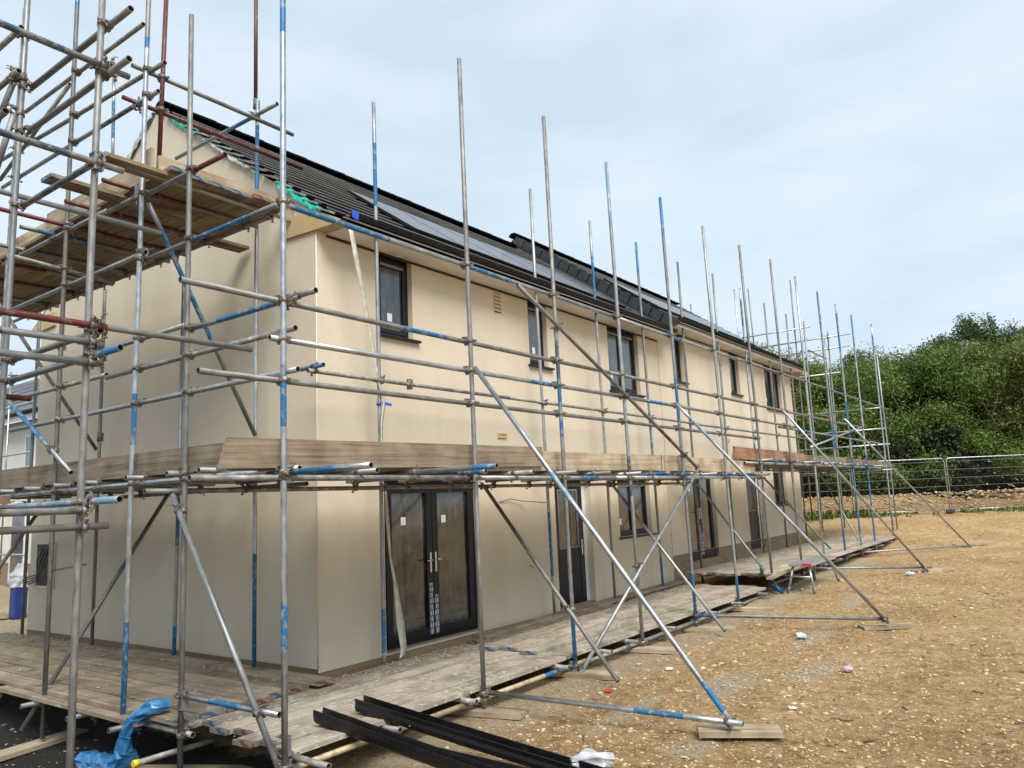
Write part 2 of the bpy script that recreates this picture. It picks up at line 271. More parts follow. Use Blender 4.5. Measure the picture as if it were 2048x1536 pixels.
M['whitewall'] = noisemat('white_render', [(.3, (.66, .62, .52)), (.7, (.76, .72, .62))], 1, .8)
M['cable'] = noisemat('grey_cable', [(.3, (.05, .045, .04)), (.7, (.10, .09, .08))], 5, .6)
M['tape'] = brickmat('patterned_tape', (.55, .57, .60), (.50, .52, .56), (.12, .14, .17), 1, .045, .075, .010)

# ------------------------------------------------------------------ helpers
def put(o, parent=None):
    COL.objects.link(o)
    if parent is not None: o.parent = parent
    return o
def tag(o, label=None, cat=None, group=None, kind=None):
    if label: o['label'] = label
    if cat: o['category'] = cat
    if group: o['group'] = group
    if kind: o['kind'] = kind
    return o
def empty(name, loc, label, cat, group=None, kind=None):
    o = bpy.data.objects.new(name, None); o.location = loc; o.empty_display_size = .2; COL.objects.link(o)
    return tag(o, label, cat, group, kind)
def wp(o):
    v = Vector((0, 0, 0)); p = o
    while p is not None: v = v + Vector(p.location); p = p.parent
    return v
def mk(name, bm, mats, parent=None, loc=None, smooth=False, rot=None):
    """bm holds WORLD coordinates when loc is None (object origin = parent's origin)."""
    me = bpy.data.meshes.new(name)
    if smooth:
        for f in bm.faces: f.smooth = True
    if loc is None and parent is not None:
        bmesh.ops.translate(bm, verts=bm.verts, vec=-wp(parent))
    bm.to_mesh(me); bm.free()
    for k in (mats if isinstance(mats, (list, tuple)) else [mats]): me.materials.append(M[k])
    o = bpy.data.objects.new(name, me); put(o, parent)
    if loc is not None: o.location = loc
    if rot is not None: o.rotation_euler = rot
    return o
def recenter(o):
    """move a top-level mesh's origin to its base centre"""
    vs = [v.co for v in o.data.vertices]
    c = Vector(((min(v.x for v in vs) + max(v.x for v in vs)) / 2, (min(v.y for v in vs) + max(v.y for v in vs)) / 2, min(v.z for v in vs)))
    o.data.transform(Matrix.Translation(-c)); o.location = Vector(o.location) + c
    return o
def box(bm, x0, x1, y0, y1, z0, z1, mi=0, bev=0):
    if x0 > x1: x0, x1 = x1, x0
    if y0 > y1: y0, y1 = y1, y0
    if z0 > z1: z0, z1 = z1, z0
    v = [bm.verts.new(p) for p in ((x0, y0, z0), (x1, y0, z0), (x1, y1, z0), (x0, y1, z0), (x0, y0, z1), (x1, y0, z1), (x1, y1, z1), (x0, y1, z1))]
    fs = [bm.faces.new([v[i] for i in q]) for q in ((0, 3, 2, 1), (4, 5, 6, 7), (0, 1, 5, 4), (1, 2, 6, 5), (2, 3, 7, 6), (3, 0, 4, 7))]
    for f in fs: f.material_index = mi
    if bev: bmesh.ops.bevel(bm, geom=list({e for f in fs for e in f.edges}), offset=bev, segments=2, affect='EDGES', profile=.5)
    return fs
def basis(d):
    d = d.normalized(); a = Vector((0, 0, 1)) if abs(d.z) < .9 else Vector((1, 0, 0))
    u = d.cross(a).normalized(); return u, d.cross(u).normalized()
def ring(bm, c, u, v, r, n): return [bm.verts.new(c + u * (r * math.cos(2 * math.pi * i / n)) + v * (r * math.sin(2 * math.pi * i / n))) for i in range(n)]
def bridge(bm, a, b, mi=0, sm=True):
    n = len(a)
    for i in range(n):
        f = bm.faces.new((a[i], a[(i + 1) % n], b[(i + 1) % n], b[i])); f.material_index = mi; f.smooth = sm
def tube(bm, pts, r, n=8, mi=0, caps=True, rr=None):
    pts = [Vector(p) for p in pts]; prev = None
    for i, p in enumerate(pts):
        d = (pts[min(i + 1, len(pts) - 1)] - pts[max(i - 1, 0)])
        if i == 0: u, v = basis(d)
        else:
            d = d.normalized(); u = (u - d * u.dot(d)).normalized(); v = d.cross(u)
        R_ = ring(bm, p, u, v, rr[i] if rr else r, n)
        if prev: bridge(bm, prev, R_, mi)
        elif caps: f = bm.faces.new(R_[::-1]); f.material_index = mi
        prev = R_
    if caps: f = bm.faces.new(prev); f.material_index = mi
def quad(bm, ps, mi=0):
    f = bm.faces.new([bm.verts.new(p) for p in ps]); f.material_index = mi; return f

# ------------------------------------------------------------------ ground
def gz(x, y):
    s = .807 * x + .59 * y
    z = -.285 + .16 * max(0, min(1, (x - 6) / 4))
    if s > 13.3: z = max(z, min(z + (s - 13.3) * .118, .64 + 0 * s))
    if s > 20.0: z += .70 * (1 - math.cos(math.pi * min(1, (s - 20.0) / 2.4))) / 2
    k = max(0, min(1, (-.2 - x) / 1.6)) * max(0, min(1, (y + 4.5) / 3)); z -= .27 * k
    return z
def ground_bumps(x, y):
    n = noise.noise(Vector((x * .7, y * .7, 0))) * .035 + noise.noise(Vector((x * 2.3, y * 2.3, 5))) * .022 + noise.noise(Vector((x * 6, y * 6, 9))) * .018 + noise.noise(Vector((x * 15, y * 15, 3))) * .010
    d = math.hypot(x + 5.7, y + 7)
    return n * min(1, 14 / max(d, 1) + .35)
bm = bmesh.new()
def axis(lo, hi, near0, near1, fine, coarse):
    out = []; v = lo
    while v < hi:
        out.append(v)
        if near0 < v < near1: v += fine
        elif near0 - 14 < v < near1 + 14: v += fine * 4
        else: v += coarse
    out.append(hi); return out
xs = axis(-60, 400, -4, 14, .09, 12); ys = axis(-300, 120, -8.5, 1.0, .09, 12)
col = bm.loops.layers.color.new('zone'); vv = []; zn = {}
for x in xs:
    rw = []
    for y in ys:
        z = gz(x, y) + ground_bumps(x, y)
        if -.1 < x < 18.4 and .1 < y < 7.2: z = min(z, -.5)
        v = bm.verts.new((x, y, z)); rw.append(v)
        a = (max(0, min(.85, 1.0 - abs(y + 2.2) / 1.5)) * max(0, min(1, (19 - x) / 4))) if x > -1.2 else 0
        # mortar smears out on the clay
        for (cx, cy, rx, ry) in ((2.45, -3.7, .75, .28), (3.4, -4.25, .7, .22), (.9, -3.25, 1.0, .14), (5.4, -3.75, 1.1, .18), (.3, -4.2, .35, .2), (8.5, -3.6, 1.0, .2)):
            q = ((x - cx) / rx) ** 2 + ((y - cy) / ry) ** 2
            a = max(a, 1.0 * max(0, 1.15 - q * .6))
        a2 = max(0, min(1, (-.9 - x) / .8 + .35)) * max(0, min(1, (y + 2.6) / .6))
        if y > -1.9: a2 = max(a2, .0)
        if x > -1.5 and y > 6.5: a = max(a, .9)
        zn[v] = (min(1, a), min(1, a2), 0, 1)
    vv.append(rw)
for i in range(len(xs) - 1):
    for j in range(len(ys) - 1):
        f = bm.faces.new((vv[i][j], vv[i + 1][j], vv[i + 1][j + 1], vv[i][j + 1])); f.smooth = True
        for l in f.loops: l[col] = zn[l.vert]
tag(mk('ground', bm, 'ground'), kind='structure')

_b = bmesh.new(); bmesh.ops.create_icosphere(_b, subdivisions=1, radius=1)
_b.verts.ensure_lookup_table(); ICO_V = [v.co.copy() for v in _b.verts]; ICO_F = [[v.index for v in f.verts] for f in _b.faces]; _b.free()
def rock(bm, c, s, mi=0):
    a = random.uniform(0, 6.28); sx, sy, sz = s * random.uniform(.7, 1.3), s * random.uniform(.5, 1.0), s * random.uniform(.3, .6); ca, sa = math.cos(a), math.sin(a); vs = []
    for p in ICO_V:
        k = random.uniform(.75, 1.15); x, y = p.x * sx * k, p.y * sy * k
        vs.append(bm.verts.new((c[0] + x * ca - y * sa, c[1] + x * sa + y * ca, c[2] + p.z * sz * k)))
    for q in ICO_F:
        f = bm.faces.new((vs[q[0]], vs[q[1]], vs[q[2]])); f.material_index = mi
bm = bmesh.new(); cnt = 0
while cnt < 15000:
    d = 2.6 + 20 * random.random() ** 1.7; an = random.uniform(-.62, .35) + .35
    a = math.atan2(.583, .798) - an
    x = -5.72 + d * math.cos(a) * 1.1; y = -6.96 + d * math.sin(a) * 1.1
    if y > -2.35 or x > 24: continue
    s = random.choice((.005, .006, .007, .008, .009, .010, .011, .013, .016, .02, .024 if random.random() < .3 else .007, .036 if random.random() < .08 else .008)) * (1 + d * .02) * random.uniform(.8, 1.3)
    rock(bm, (x, y, gz(x, y) + ground_bumps(x, y) + s * .12), s); cnt += 1
tag(mk('clay_stones', bm, 'stone'), 'small pale limestone pieces strewn over the orange clay ground', 'stones', kind='stuff')
bm = bmesh.new()
for i in range(4200):
    t = random.random(); fx, fy = 19 + 14 * random.random(), 0
    s_ = 20.0 + 2.5 * random.random() ** 1.2; q = random.uniform(-30, -4)
    x = .807 * s_ - .59 * -q * -1; x = .807 * s_ - .59 * q; y = .59 * s_ + .807 * q
    sz = random.choice((.02, .03, .04, .05, .07, .1))
    rock(bm, (x, y, gz(x, y) + ground_bumps(x, y) + sz * .2), sz)
tag(mk('bank_stones', bm, 'stone'), 'pale stones and rubble covering the orange bank behind the mesh fence', 'stones', kind='stuff')
bm = bmesh.new()
for i in range(900):
    if i < 500: x = random.uniform(-3.4, -1.6); y = random.uniform(-2.4, 3.5)
    else: x = random.uniform(-.5, 9); y = random.gauss(-2.5, .3)
    if i > 560:
        cx, cy = random.choice(((2.45, -3.7), (3.1, -4.15), (3.5, -4.3), (5.3, -3.7))); x = random.gauss(cx, .32); y = random.gauss(cy, .14)
    s = random.choice((.008, .012, .016, .024)); rock(bm, (x, y, gz(x, y) + ground_bumps(x, y) + s * .2), s)
tag(mk('mortar_rubble', bm, 'greystone'), 'grey mortar crumbs and rubble along the foot of the scaffold', 'rubble', kind='stuff')

# ------------------------------------------------------------------ houses
TAN = .702
def wall_sheet(bm, x0, x1, z0, z1, holes, y=0, dep=.13, mi=0, mirev=0):
    X = sorted({x0, x1, *[h[0] for h in holes], *[h[1] for h in holes]}); Z = sorted({z0, z1, *[h[2] for h in holes], *[h[3] for h in holes]})
    for i in range(len(X) - 1):
        for j in range(len(Z) - 1):
            cx, cz = (X[i] + X[i + 1]) / 2, (Z[j] + Z[j + 1]) / 2
            if any(h[0] < cx < h[1] and h[2] < cz < h[3] for h in holes): continue
            quad(bm, ((X[i], y, Z[j]), (X[i + 1], y, Z[j]), (X[i + 1], y, Z[j + 1]), (X[i], y, Z[j + 1])), mi)
    for a, b, c, d in holes:
        quad(bm, ((a, y, c), (a, y, d), (a, y + dep, d), (a, y + dep, c)), mirev); quad(bm, ((b, y, d), (b, y, c), (b, y + dep, c), (b, y + dep, d)), mirev)
        quad(bm, ((a, y, d), (b, y, d), (b, y + dep, d), (a, y + dep, d)), mirev); quad(bm, ((b, y, c), (a, y, c), (a, y + dep, c), (b, y + dep, c)), mirev)
def frame_rect(bm, x0, x1, z0, z1, y0, y1, t):
    box(bm, x0, x0 + t, y0, y1, z0, z1); box(bm, x1 - t, x1, y0, y1, z0, z1); box(bm, x0 + t, x1 - t, y0, y1, z0, z0 + t); box(bm, x0 + t, x1 - t, y0, y1, z1 - t, z1)
def window(parent, x0, x1, z0, z1, lights=1, sill=True, glass='glassup', headbar=True):
    yf = .085
    bm = bmesh.new(); frame_rect(bm, x0 + .002, x1 - .002, z0 + .002, z1 - .002, yf, yf + .07, .055)
    n = lights; wdt = (x1 - x0 - .11) / n
    for k in range(n):
        a = x0 + .055 + k * wdt; frame_rect(bm, a + .003, a + wdt - .003, z0 + .058, z1 - .058, yf - .015, yf + .05, .05)
    o = mk('window', bm, 'upvc', parent)
    bm = bmesh.new()
    for k in range(n):
        a = x0 + .055 + k * wdt; box(bm, a + .05, a + wdt - .05, yf + .015, yf + .03, z0 + .105, z1 - .105)
    mk('pane', bm, glass, o)
    if headbar:
        bm = bmesh.new(); box(bm, x0 + .1, x1 - .1, yf - .022, yf - .004, z1 - .15, z1 - .115, 0); mk('trickle_vent', bm, 'white' if False else 'greyfascia', o)
    if glass == 'glassup' or lights > 1:
        bm = bmesh.new(); sx = x0 + .16 + random.random() * .1; box(bm, sx, sx + .085, yf + .008, yf + .013, z0 + .22, z0 + .33); mk('sticker', bm, 'paper', o)
    if sill:
        bm = bmesh.new(); box(bm, x0 - .05, x1 + .10, -.06, yf - .02, z0 - .035, z0 - .002, bev=.004); mk('sill', bm, 'upvc', o)
    return o
def handle(parent, x, y, z, sgn):
    bm = bmesh.new(); box(bm, x - .016, x + .016, y - .012, y, z - .13, z + .13, bev=.005)
    tube(bm, [(x, y - .01, z + .03), (x, y - .055, z + .03), (x + sgn * .03, y - .062, z + .03), (x + sgn * .12, y - .06, z + .028)], .009, 8)
    mk('handle', bm, 'chrome', parent)
def glazed_pair(parent, x0, x1, z0, z1, panel_tape=True):
    yf = .085; t = .07
    bm = bmesh.new(); frame_rect(bm, x0 + .002, x1 - .002, z0 + .002, z1 - .002, yf, yf + .075, t); fr = mk('door_frame', bm, 'upvc', parent)
    mid = (x0 + x1) / 2
    for k, (a, b) in enumerate(((x0 + t, mid), (mid, x1 - t))):
        bm = bmesh.new(); frame_rect(bm, a + .004, b - .004, z0 + t + .004, z1 - t - .004, yf - .03, yf + .045, .105)
        d = mk('door', bm, 'upvc', parent)
        bm = bmesh.new(); box(bm, a + .109, b - .109, yf + .005, yf + .02, z0 + t + .109, z1 - t - .109); mk('pane', bm, 'glass', d)
        bm = bmesh.new(); sx = a + .3 if k == 0 else a + .22; box(bm, sx, sx + .085, yf - .002, yf + .003, z0 + 1.5, z0 + 1.6); mk('sticker', bm, 'paper', d)
        hx = (b - .05) if k == 0 else (a + .05)
        handle(d, hx, yf - .03, z0 + 1.0, -1 if k == 0 else 1)
        if panel_tape:
            bm = bmesh.new(); box(bm, hx - .035, hx + .035, yf - .034, yf - .031, z0 + t + .02, z0 + (.74 if k == 0 else .58)); mk('protective_tape', bm, 'tape', d)
def back_door(parent, x0, x1, z0, z1):
    yf = .085
    bm = bmesh.new(); frame_rect(bm, x0 + .002, x1 - .16, z0 + .002, z1 - .002, yf, yf + .075, .06); mk('door_frame', bm, 'upvc', parent)
    bm = bmesh.new(); box(bm, x1 - .158, x1 - .003, yf + .03, yf + .07, z0, z1); mk('side_trim', bm, 'white', parent)
    bm = bmesh.new(); frame_rect(bm, x0 + .064, x1 - .224, z0 + .064, z1 - .064, yf - .02, yf + .04, .11); box(bm, x0 + .17, x1 - .33, yf - .012, yf + .03, z0 + .17, z0 + .95)
    d = mk('door', bm, 'upvc', parent)
    bm = bmesh.new(); frame_rect(bm, x0 + .172, x1 - .332, z0 + .952, z1 - .172, yf - .018, yf + .02, .03); mk('glazing_bead', bm, 'greyfascia', d)
    bm = bmesh.new(); box(bm, x0 + .205, x1 - .365, yf, yf + .015, z0 + .985, z1 - .205); mk('pane', bm, 'glass', d)
    handle(d, x1 - .27, yf - .02, z0 + .95, -1)

def roof_tiles(parent, x0, x1, z_e, y_e, nrows, both=True, name='roof_tiles', skip=None, rag=False, back=True):
    """courses of flat interlocking tiles, each tile its own wedge; lower noses dusty"""
    g = .305; c, s = math.cos(math.atan(TAN)), math.sin(math.atan(TAN)); bm = bmesh.new(); tw = .298
    for r in range(nrows):
        n = int((x1 - x0) / tw) + 1
        for k in range(-1 if r % 2 else 0, n):
            a = x0 + k * tw + (tw / 2 if r % 2 else 0); b = a + tw - .002
            a_ = max(a, x0 - (random.uniform(0, .03) if rag else 0)); b_ = min(b, x1)
            if b_ - a_ < .03: continue
            d0 = r * g; d1 = d0 + g + .06
            hl, hh, th = .050, .012, .019
            def P(x, d, h): return (x, y_e + d * c - h * s, z_e + d * s + h * c)
            v = [bm.verts.new(P(a_, d0, hl - th)), bm.verts.new(P(b_, d0, hl - th)), bm.verts.new(P(b_, d0, hl)), bm.verts.new(P(a_, d0, hl)), bm.verts.new(P(a_, d1, hh - th + .012)), bm.verts.new(P(b_, d1, hh - th + .012)), bm.verts.new(P(b_, d1, hh)), bm.verts.new(P(a_, d1, hh)),
                 bm.verts.new(P(a_, d0 + .018, hl + .001)), bm.verts.new(P(b_, d0 + .018, hl + .001))]
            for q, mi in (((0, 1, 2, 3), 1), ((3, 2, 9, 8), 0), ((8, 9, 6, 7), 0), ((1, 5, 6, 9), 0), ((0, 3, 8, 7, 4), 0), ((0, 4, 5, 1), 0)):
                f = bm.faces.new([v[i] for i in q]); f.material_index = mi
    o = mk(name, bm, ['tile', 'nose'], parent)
    return o
def ridge(parent, x0, x1, z, y=3.65):
    bm = bmesh.new(); n = int((x1 - x0) / .45) + 1
    for k in range(n):
        a = x0 + k * .45; b = min(a + .45, x1); pts = []
        for e, x in ((0, a), (.012 if k % 2 else .006, b)):
            pts.append([bm.verts.new((x, y + 0.13 * math.cos(t), z - .03 + .09 * math.sin(t) + e)) for t in [math.pi * i / 8 for i in range(9)]])
        for i in range(8): f = bm.faces.new((pts[0][i], pts[0][i + 1], pts[1][i + 1], pts[1][i])); f.smooth = True
        bm.faces.new(pts[0]); bm.faces.new(pts[1][::-1])
    mk('ridge_tiles', bm, 'tile', parent)
def eaves(parent, x0, x1, zw, dark_fascia=True):
    """zw = top of wall; soffit + fascia + half-round gutter with brackets"""
    bm = bmesh.new(); box(bm, x0, x1, -.36, -.002, zw - .012, zw + .006); box(bm, x0, x1, -.385, -.361, zw - .02, zw + .045); mk('soffit', bm, 'soffit', parent)
    bm = bmesh.new(); box(bm, x0, x1, -.010, .004, zw - .045, zw - .014); mk('gap_shade_strip', bm, 'dark', parent)  # solid dark strip, its colour standing in for shade under the soffit
    bm = bmesh.new(); box(bm, x0, x1, -.375, -.35, zw + .048, zw + .17); mk('fascia', bm, 'upvc' if dark_fascia else 'greyfascia', parent)
    bm = bmesh.new(); prof = [(-.385 - .055 + .055 * math.cos(t), zw + .145 - .062 * math.sin(t)) for t in [math.pi * i / 8 for i in range(9)]]
    inner = [(y_, z_) for y_, z_ in [(-.44 + .05 * math.cos(t), zw + .147 - .056 * math.sin(t)) for t in [math.pi * i / 8 for i in range(9)]]]
    ends = []
    for x in (x0 - .03, x1 + .03): ends.append(([bm.verts.new((x, a, b)) for a, b in prof], [bm.verts.new((x, a, b)) for a, b in inner]))
    for i in range(8):
        for q in (0, 1):
            f = bm.faces.new((ends[0][q][i], ends[0][q][i + 1], ends[1][q][i + 1], ends[1][q][i])); f.smooth = True
    for k in (0, 8): bm.faces.new((ends[0][0][k], ends[1][0][k], ends[1][1][k], ends[0][1][k]))
    for e in ends: bm.faces.new([*e[0], *e[1][::-1]])
    g = mk('gutter', bm, 'gutter', parent)
    n = int((x1 - x0) / .85)
    for k in range(n + 1):
        x = x0 + .12 + k * (x1 - x0 - .24) / n; bm = bmesh.new(); pts = [(x, -.44 + .068 * math.cos(t), zw + .145 - .075 * math.sin(t)) for t in [math.pi * i / 8 for i in range(9)]]
        prev = None
        for p in pts:
            cur = [bm.verts.new((p[0] - .014, p[1], p[2])), bm.verts.new((p[0] + .014, p[1], p[2]))]
            if prev: bm.faces.new((prev[0], prev[1], cur[1], cur[0]))
            prev = cur
        box(bm, x - .012, x + .012, -.378, -.372, zw + .03, zw + .145); mk('gutter_bracket', bm, 'gutter', g)
def solar(parent, x0, n, zoff, d0=.95):
    c, s = math.cos(math.atan(TAN)), math.sin(math.atan(TAN)); y_e = -.42; z_e = 5.03 + zoff
    for k in range(n):
        a = x0 + k * 1.06
        def P(x, d, h): return (x, y_e + d * c - h * s, z_e + d * s + h * c)
        for nm, ins, h0, h1, mt in (('solar_panel', 0, .06, .098, 'solarframe'), ('cell_sheet', .02, .092, .1005, 'solar')):
            bm = bmesh.new(); v = [bm.verts.new(P(x, d, h)) for h in (h0, h1) for x, d in ((a + ins, d0 + ins), (a + 1.04 - ins, d0 + ins), (a + 1.04 - ins, d0 + 1.72 - ins), (a + ins, d0 + 1.72 - ins))]
            for q in ((0, 3, 2, 1), (4, 5, 6, 7), (0, 1, 5, 4), (1, 2, 6, 5), (2, 3, 7, 6), (3, 0, 4, 7)): bm.faces.new([v[i] for i in q])
            if nm == 'solar_panel': fr = mk(nm, bm, mt, parent)
            else: mk(nm, bm, mt, fr)
XH = 9.12; W_ = 7.3; XE = 18.45
# near house
h1 = empty('rendered_house', (4.5, 3.6, 0), 'near cream rendered house with bare gable end, dark tiled roof and glazed double doors', 'house')
holes = [(1.03, 2.87, -.02, 2.06), (4.85, 5.98, -.04, 2.06), (6.97, 8.27, .99, 2.06), (1.0, 1.62, 3.90, 5.0), (4.33, 4.87, 3.90, 5.0), (6.95, 8.2, 3.72, 5.0), (3.42, 3.62, 4.60, 4.94)]
bm = bmesh.new(); wall_sheet(bm, 0, XH, -.04, 5.0, holes)
A = [(0, W_, 0), (0, 0, 0), (0, 0, 5.0), (0, 0, 5.28), (0, 3.65, 5.28 + TAN * 3.65 - .02), (0, W_, 5.28), (0, W_, 5.0)]
f = bm.faces.new([bm.verts.new(p) for p in A])
quad(bm, ((XH, W_, -.3), (0, W_, -.3), (0, W_, 5.2), (XH, W_, 5.2)))
mk('wall', bm, 'render', h1)
bm = bmesh.new(); box(bm, .02, XH, .012, .1, -.5, .0); box(bm, .012, .1, .1, W_, -.5, .0); mk('brick_plinth', bm, 'brick', h1)
bm = bmesh.new(); tube(bm, [(-.001, -.001, 0), (-.001, -.001, 5.0)], .007, 6); mk('corner_bead', bm, 'bead', h1)
window(h1, *holes[3]); window(h1, *holes[4]); window(h1, *holes[5], lights=2); window(h1, *holes[2], lights=2, glass='glass')
glazed_pair(h1, *holes[0]); back_door(h1, *holes[1])
def vent(parent, x0, x1, z0, z1, n=5):
    bm = bmesh.new(); frame_rect(bm, x0, x1, z0, z1, .0, .03, .012)
    for k in range(n): z = z0 + .02 + (z1 - z0 - .04) * k / n; box(bm, x0 + .012, x1 - .012, -.004, .02, z + .012, z + (z1 - z0 - .04) / n - .004)
    mk('air_vent', bm, 'vent', parent)
vent(h1, 3.42, 3.62, 4.60, 4.94)
def airbrick(parent, x, z):
    bm = bmesh.new(); frame_rect(bm, x, x + .22, z, z + .075, -.02, .004, .014)
    for k in range(6): box(bm, x + .02 + k * .031, x + .038 + k * .031, -.012, .002, z + .014, z + .061)
    mk('weep_vent', bm, 'vent', parent)
airbrick(h1, 3.38, 2.67)
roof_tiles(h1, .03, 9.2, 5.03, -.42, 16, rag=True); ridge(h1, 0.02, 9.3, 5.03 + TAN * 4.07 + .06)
bm = bmesh.new(); quad(bm, ((0, 3.65, 7.86), (9.3, 3.65, 7.86), (9.3, 7.75, 5.0), (0, 7.75, 5.0))); mk('rear_roof_slope', bm, 'tile', h1)
bm = bmesh.new(); quad(bm, ((.02, -.4, 5.02), (9.1, -.4, 5.02), (9.1, 3.65, 7.86), (.02, 3.65, 7.86))); mk('roof_underlay', bm, 'dark', h1)
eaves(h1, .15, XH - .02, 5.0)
bm = bmesh.new(); 
for ya, yb in ((-.40, .95),):
    v = [bm.verts.new((x, y, z)) for x in (-.03, .14) for y, z in ((-.40, 4.99), (-.40, 5.10), (-.05, 5.22), (1.0, 5.22), (1.0, 5.19), (.0, 4.985))]
    bm.faces.new(v[:6]); bm.faces.new(v[6:][::-1])
    for i in range(6): bm.faces.new((v[i], v[i + 6], v[(i + 1) % 6 + 6], v[(i + 1) % 6]))
bm.free()
def box_end(parent, side):
    bm = bmesh.new(); y0, y1 = (-.38, .62) if side < 0 else (W_ - .62, W_ + .38)
    pr = [(-.38, 4.985), (-.38, 5.06), (.02, 5.26), (.62, 5.26), (.62, 5.02)] if side < 0 else [(W_ + .38, 4.985), (W_ + .38, 5.06), (W_ - .02, 5.26), (W_ - .55, 5.26), (W_ - .55, 5.02)]
    v = [bm.verts.new((x, y, z)) for x in (-.035, .145 if True else 0) for y, z in pr]; n = len(pr)
    bm.faces.new(v[:n]); bm.faces.new(v[n:][::-1])
    for i in range(n): bm.faces.new((v[i], v[i + n], v[(i + 1) % n + n], v[(i + 1) % n]))
    mk('box_end', bm, 'buff', parent)
box_end(h1, -1); box_end(h1, 1)
solar(h1, 2.05, 6, 0)
def flap(parent, pts, wd, mats, name, drop=.12, jag=.04, x=-.02, sgn=1):
    bm = bmesh.new(); prev = None; n = 26
    for i in range(n + 1):
        t = i / n; k = t * (len(pts) - 1); a = int(min(k, len(pts) - 2)); fz = k - a
        y = pts[a][0] * (1 - fz) + pts[a + 1][0] * fz; z = pts[a][1] * (1 - fz) + pts[a + 1][1] * fz
        dd = drop * (1 - .55 * abs(2 * t - 1)) + random.uniform(-jag, jag) * .5
        cur = [bm.verts.new((x + .04, y, z + .03)), bm.verts.new((x - .03 + random.uniform(-.015, .015), y, z)), bm.verts.new((x - .02 + random.uniform(-.03, .02), y, z - max(.015, dd)))]
        if prev:
            for q in (0, 1): f = bm.faces.new((prev[q], prev[q + 1], cur[q + 1], cur[q])); f.smooth = True
        prev = cur
    return mk(name, bm, mats, parent)
def rk(y): return 5.30 + TAN * y if y < 3.65 else 5.30 + TAN * (7.3 - y)
flap(h1, [(y, rk(y)) for y in (3.35, 2.95, 2.55)], 0, 'green', 'membrane_flap', .085)
flap(h1, [(y, rk(y) - .02) for y in (2.5, 2.0, 1.5, 1.1)], 0, 'greywhite', 'membrane_flap', .06)
flap(h1, [(y, rk(y)) for y in (.75, .4, .1, -.15)], 0, 'green', 'membrane_flap', .085)
flap(h1, [(y, rk(y) + .02) for y in (3.75, 4.3, 4.8, 5.3)], 0, 'greywhite', 'membrane_flap', .12)
flap(h1, [(y, rk(y) + .01) for y in (5.3, 6.0, 6.8)], 0, 'green', 'membrane_flap', .10)
# tile-end undersides / mortar along the verge
for r in range(15):
    y = -.3 + r * .262; z = 5.06 + TAN * (y + .42); bm = bmesh.new(); xl_ = -.05 - random.random() * .03
    v = [bm.verts.new(p) for p in ((xl_, y, z - .015), (.05, y, z - .015), (.05, y + .24, z + .10), (xl_, y + .24, z + .10), (xl_, y, z + .015), (.05, y, z + .015), (.05, y + .24, z + .112), (xl_, y + .24, z + .112))]
    for q in ((0, 3, 2, 1), (4, 5, 6, 7), (0, 1, 5, 4), (1, 2, 6, 5), (2, 3, 7, 6), (3, 0, 4, 7)): bm.faces.new([v[i] for i in q])
    mk('verge_tile_end', bm, 'greyfascia', h1)
# blue tape stuck on the gutter of near house
bm = bmesh.new()
for i in range(2): quad(bm, ((.12 + i * .04, -.502 - .004 * i, 5.07), (.18 + i * .03, -.505, 5.05), (.19 + i * .03, -.51, 5.14), (.11 + i * .05, -.506, 5.16)))
mk('blue_tape', bm, 'bluetape', h1)
# meter box on the gable, with cables
bm = bmesh.new(); box(bm, -.02, .04, 6.42, 6.98, .72, 1.36); 
g = mk('meter_recess', bm, 'blockwork', h1)
bm = bmesh.new(); frame_rect(bm, 6.38, 7.02, .68, 1.4, 0, 1, .03)
for v in bm.verts: v.co = Vector((-.035 + .03 * v.co.y, v.co.x, v.co.z))
mk('trim', bm, 'bead', g)
bm = bmesh.new()
for k in range(4): tube(bm, [(-.02, 6.5 + .1 * k, 1.3), (-.06, 6.55 + .12 * k, 1.1), (-.10, 6.75, .9 - .03 * k), (-.12, 7.0, .86 - .04 * k), (-.1, 7.3, .8)], .011, 6)
tube(bm, [(-.03, 6.5, .95), (-.05, 6.0, 1.0), (-.04, 5.3, 1.07)], .006, 6); mk('cable', bm, 'cable', g)
bm = bmesh.new()
tube(bm, [(3.35, -.01, 1.72), (3.6, -.03, 1.76), (3.9, -.05, 1.72), (4.17, -.29, 1.68)], .006, 6); tube(bm, [(4.05, -.01, .75), (4.1, -.06, .7)], .006, 6); mk('cable', bm, 'cable', h1)
# far house
h2 = empty('rendered_house', (13.8, 3.6, .45), 'far cream rendered house, one step higher with slate grey verge and brick base', 'house')
Z2 = 5.31
holes2 = [(9.97, 11.62, .28, 2.34), (13.75, 14.9, .26, 2.34), (15.95, 17.1, 1.31, 2.36), (9.93, 10.45, 4.2, Z2), (13.3, 13.95, 4.22, Z2), (16.0, 17.45, 4.03, Z2), (12.62, 12.80, 4.83, 5.2)]
bm = bmesh.new(); wall_sheet(bm, XH + .003, XE, .48, Z2, [h if h[2] > .48 else (h[0], h[1], .48, h[3]) for h in holes2], y=-.004)
quad(bm, ((XE, -.004, .48), (XE, W_, .48), (XE, W_, 5.6), (XE, -.004, 5.6)))
quad(bm, ((XH + .003, -.004, Z2), (XH + .003, -.004, 4.9), (XH + .003, W_, 4.9), (XH + .003, W_, Z2)))
bm.faces.new([bm.verts.new(p) for p in ((XE, 0, 5.6), (XE, W_, 5.6), (XE, 3.65, 8.1))])
bm.faces.new([bm.verts.new(p) for p in ((XH + .06, -.3, 5.2), (XH + .06, 3.65, 8.1), (XH + .06, 7.6, 5.3))])
mk('wall', bm, 'render', h2)
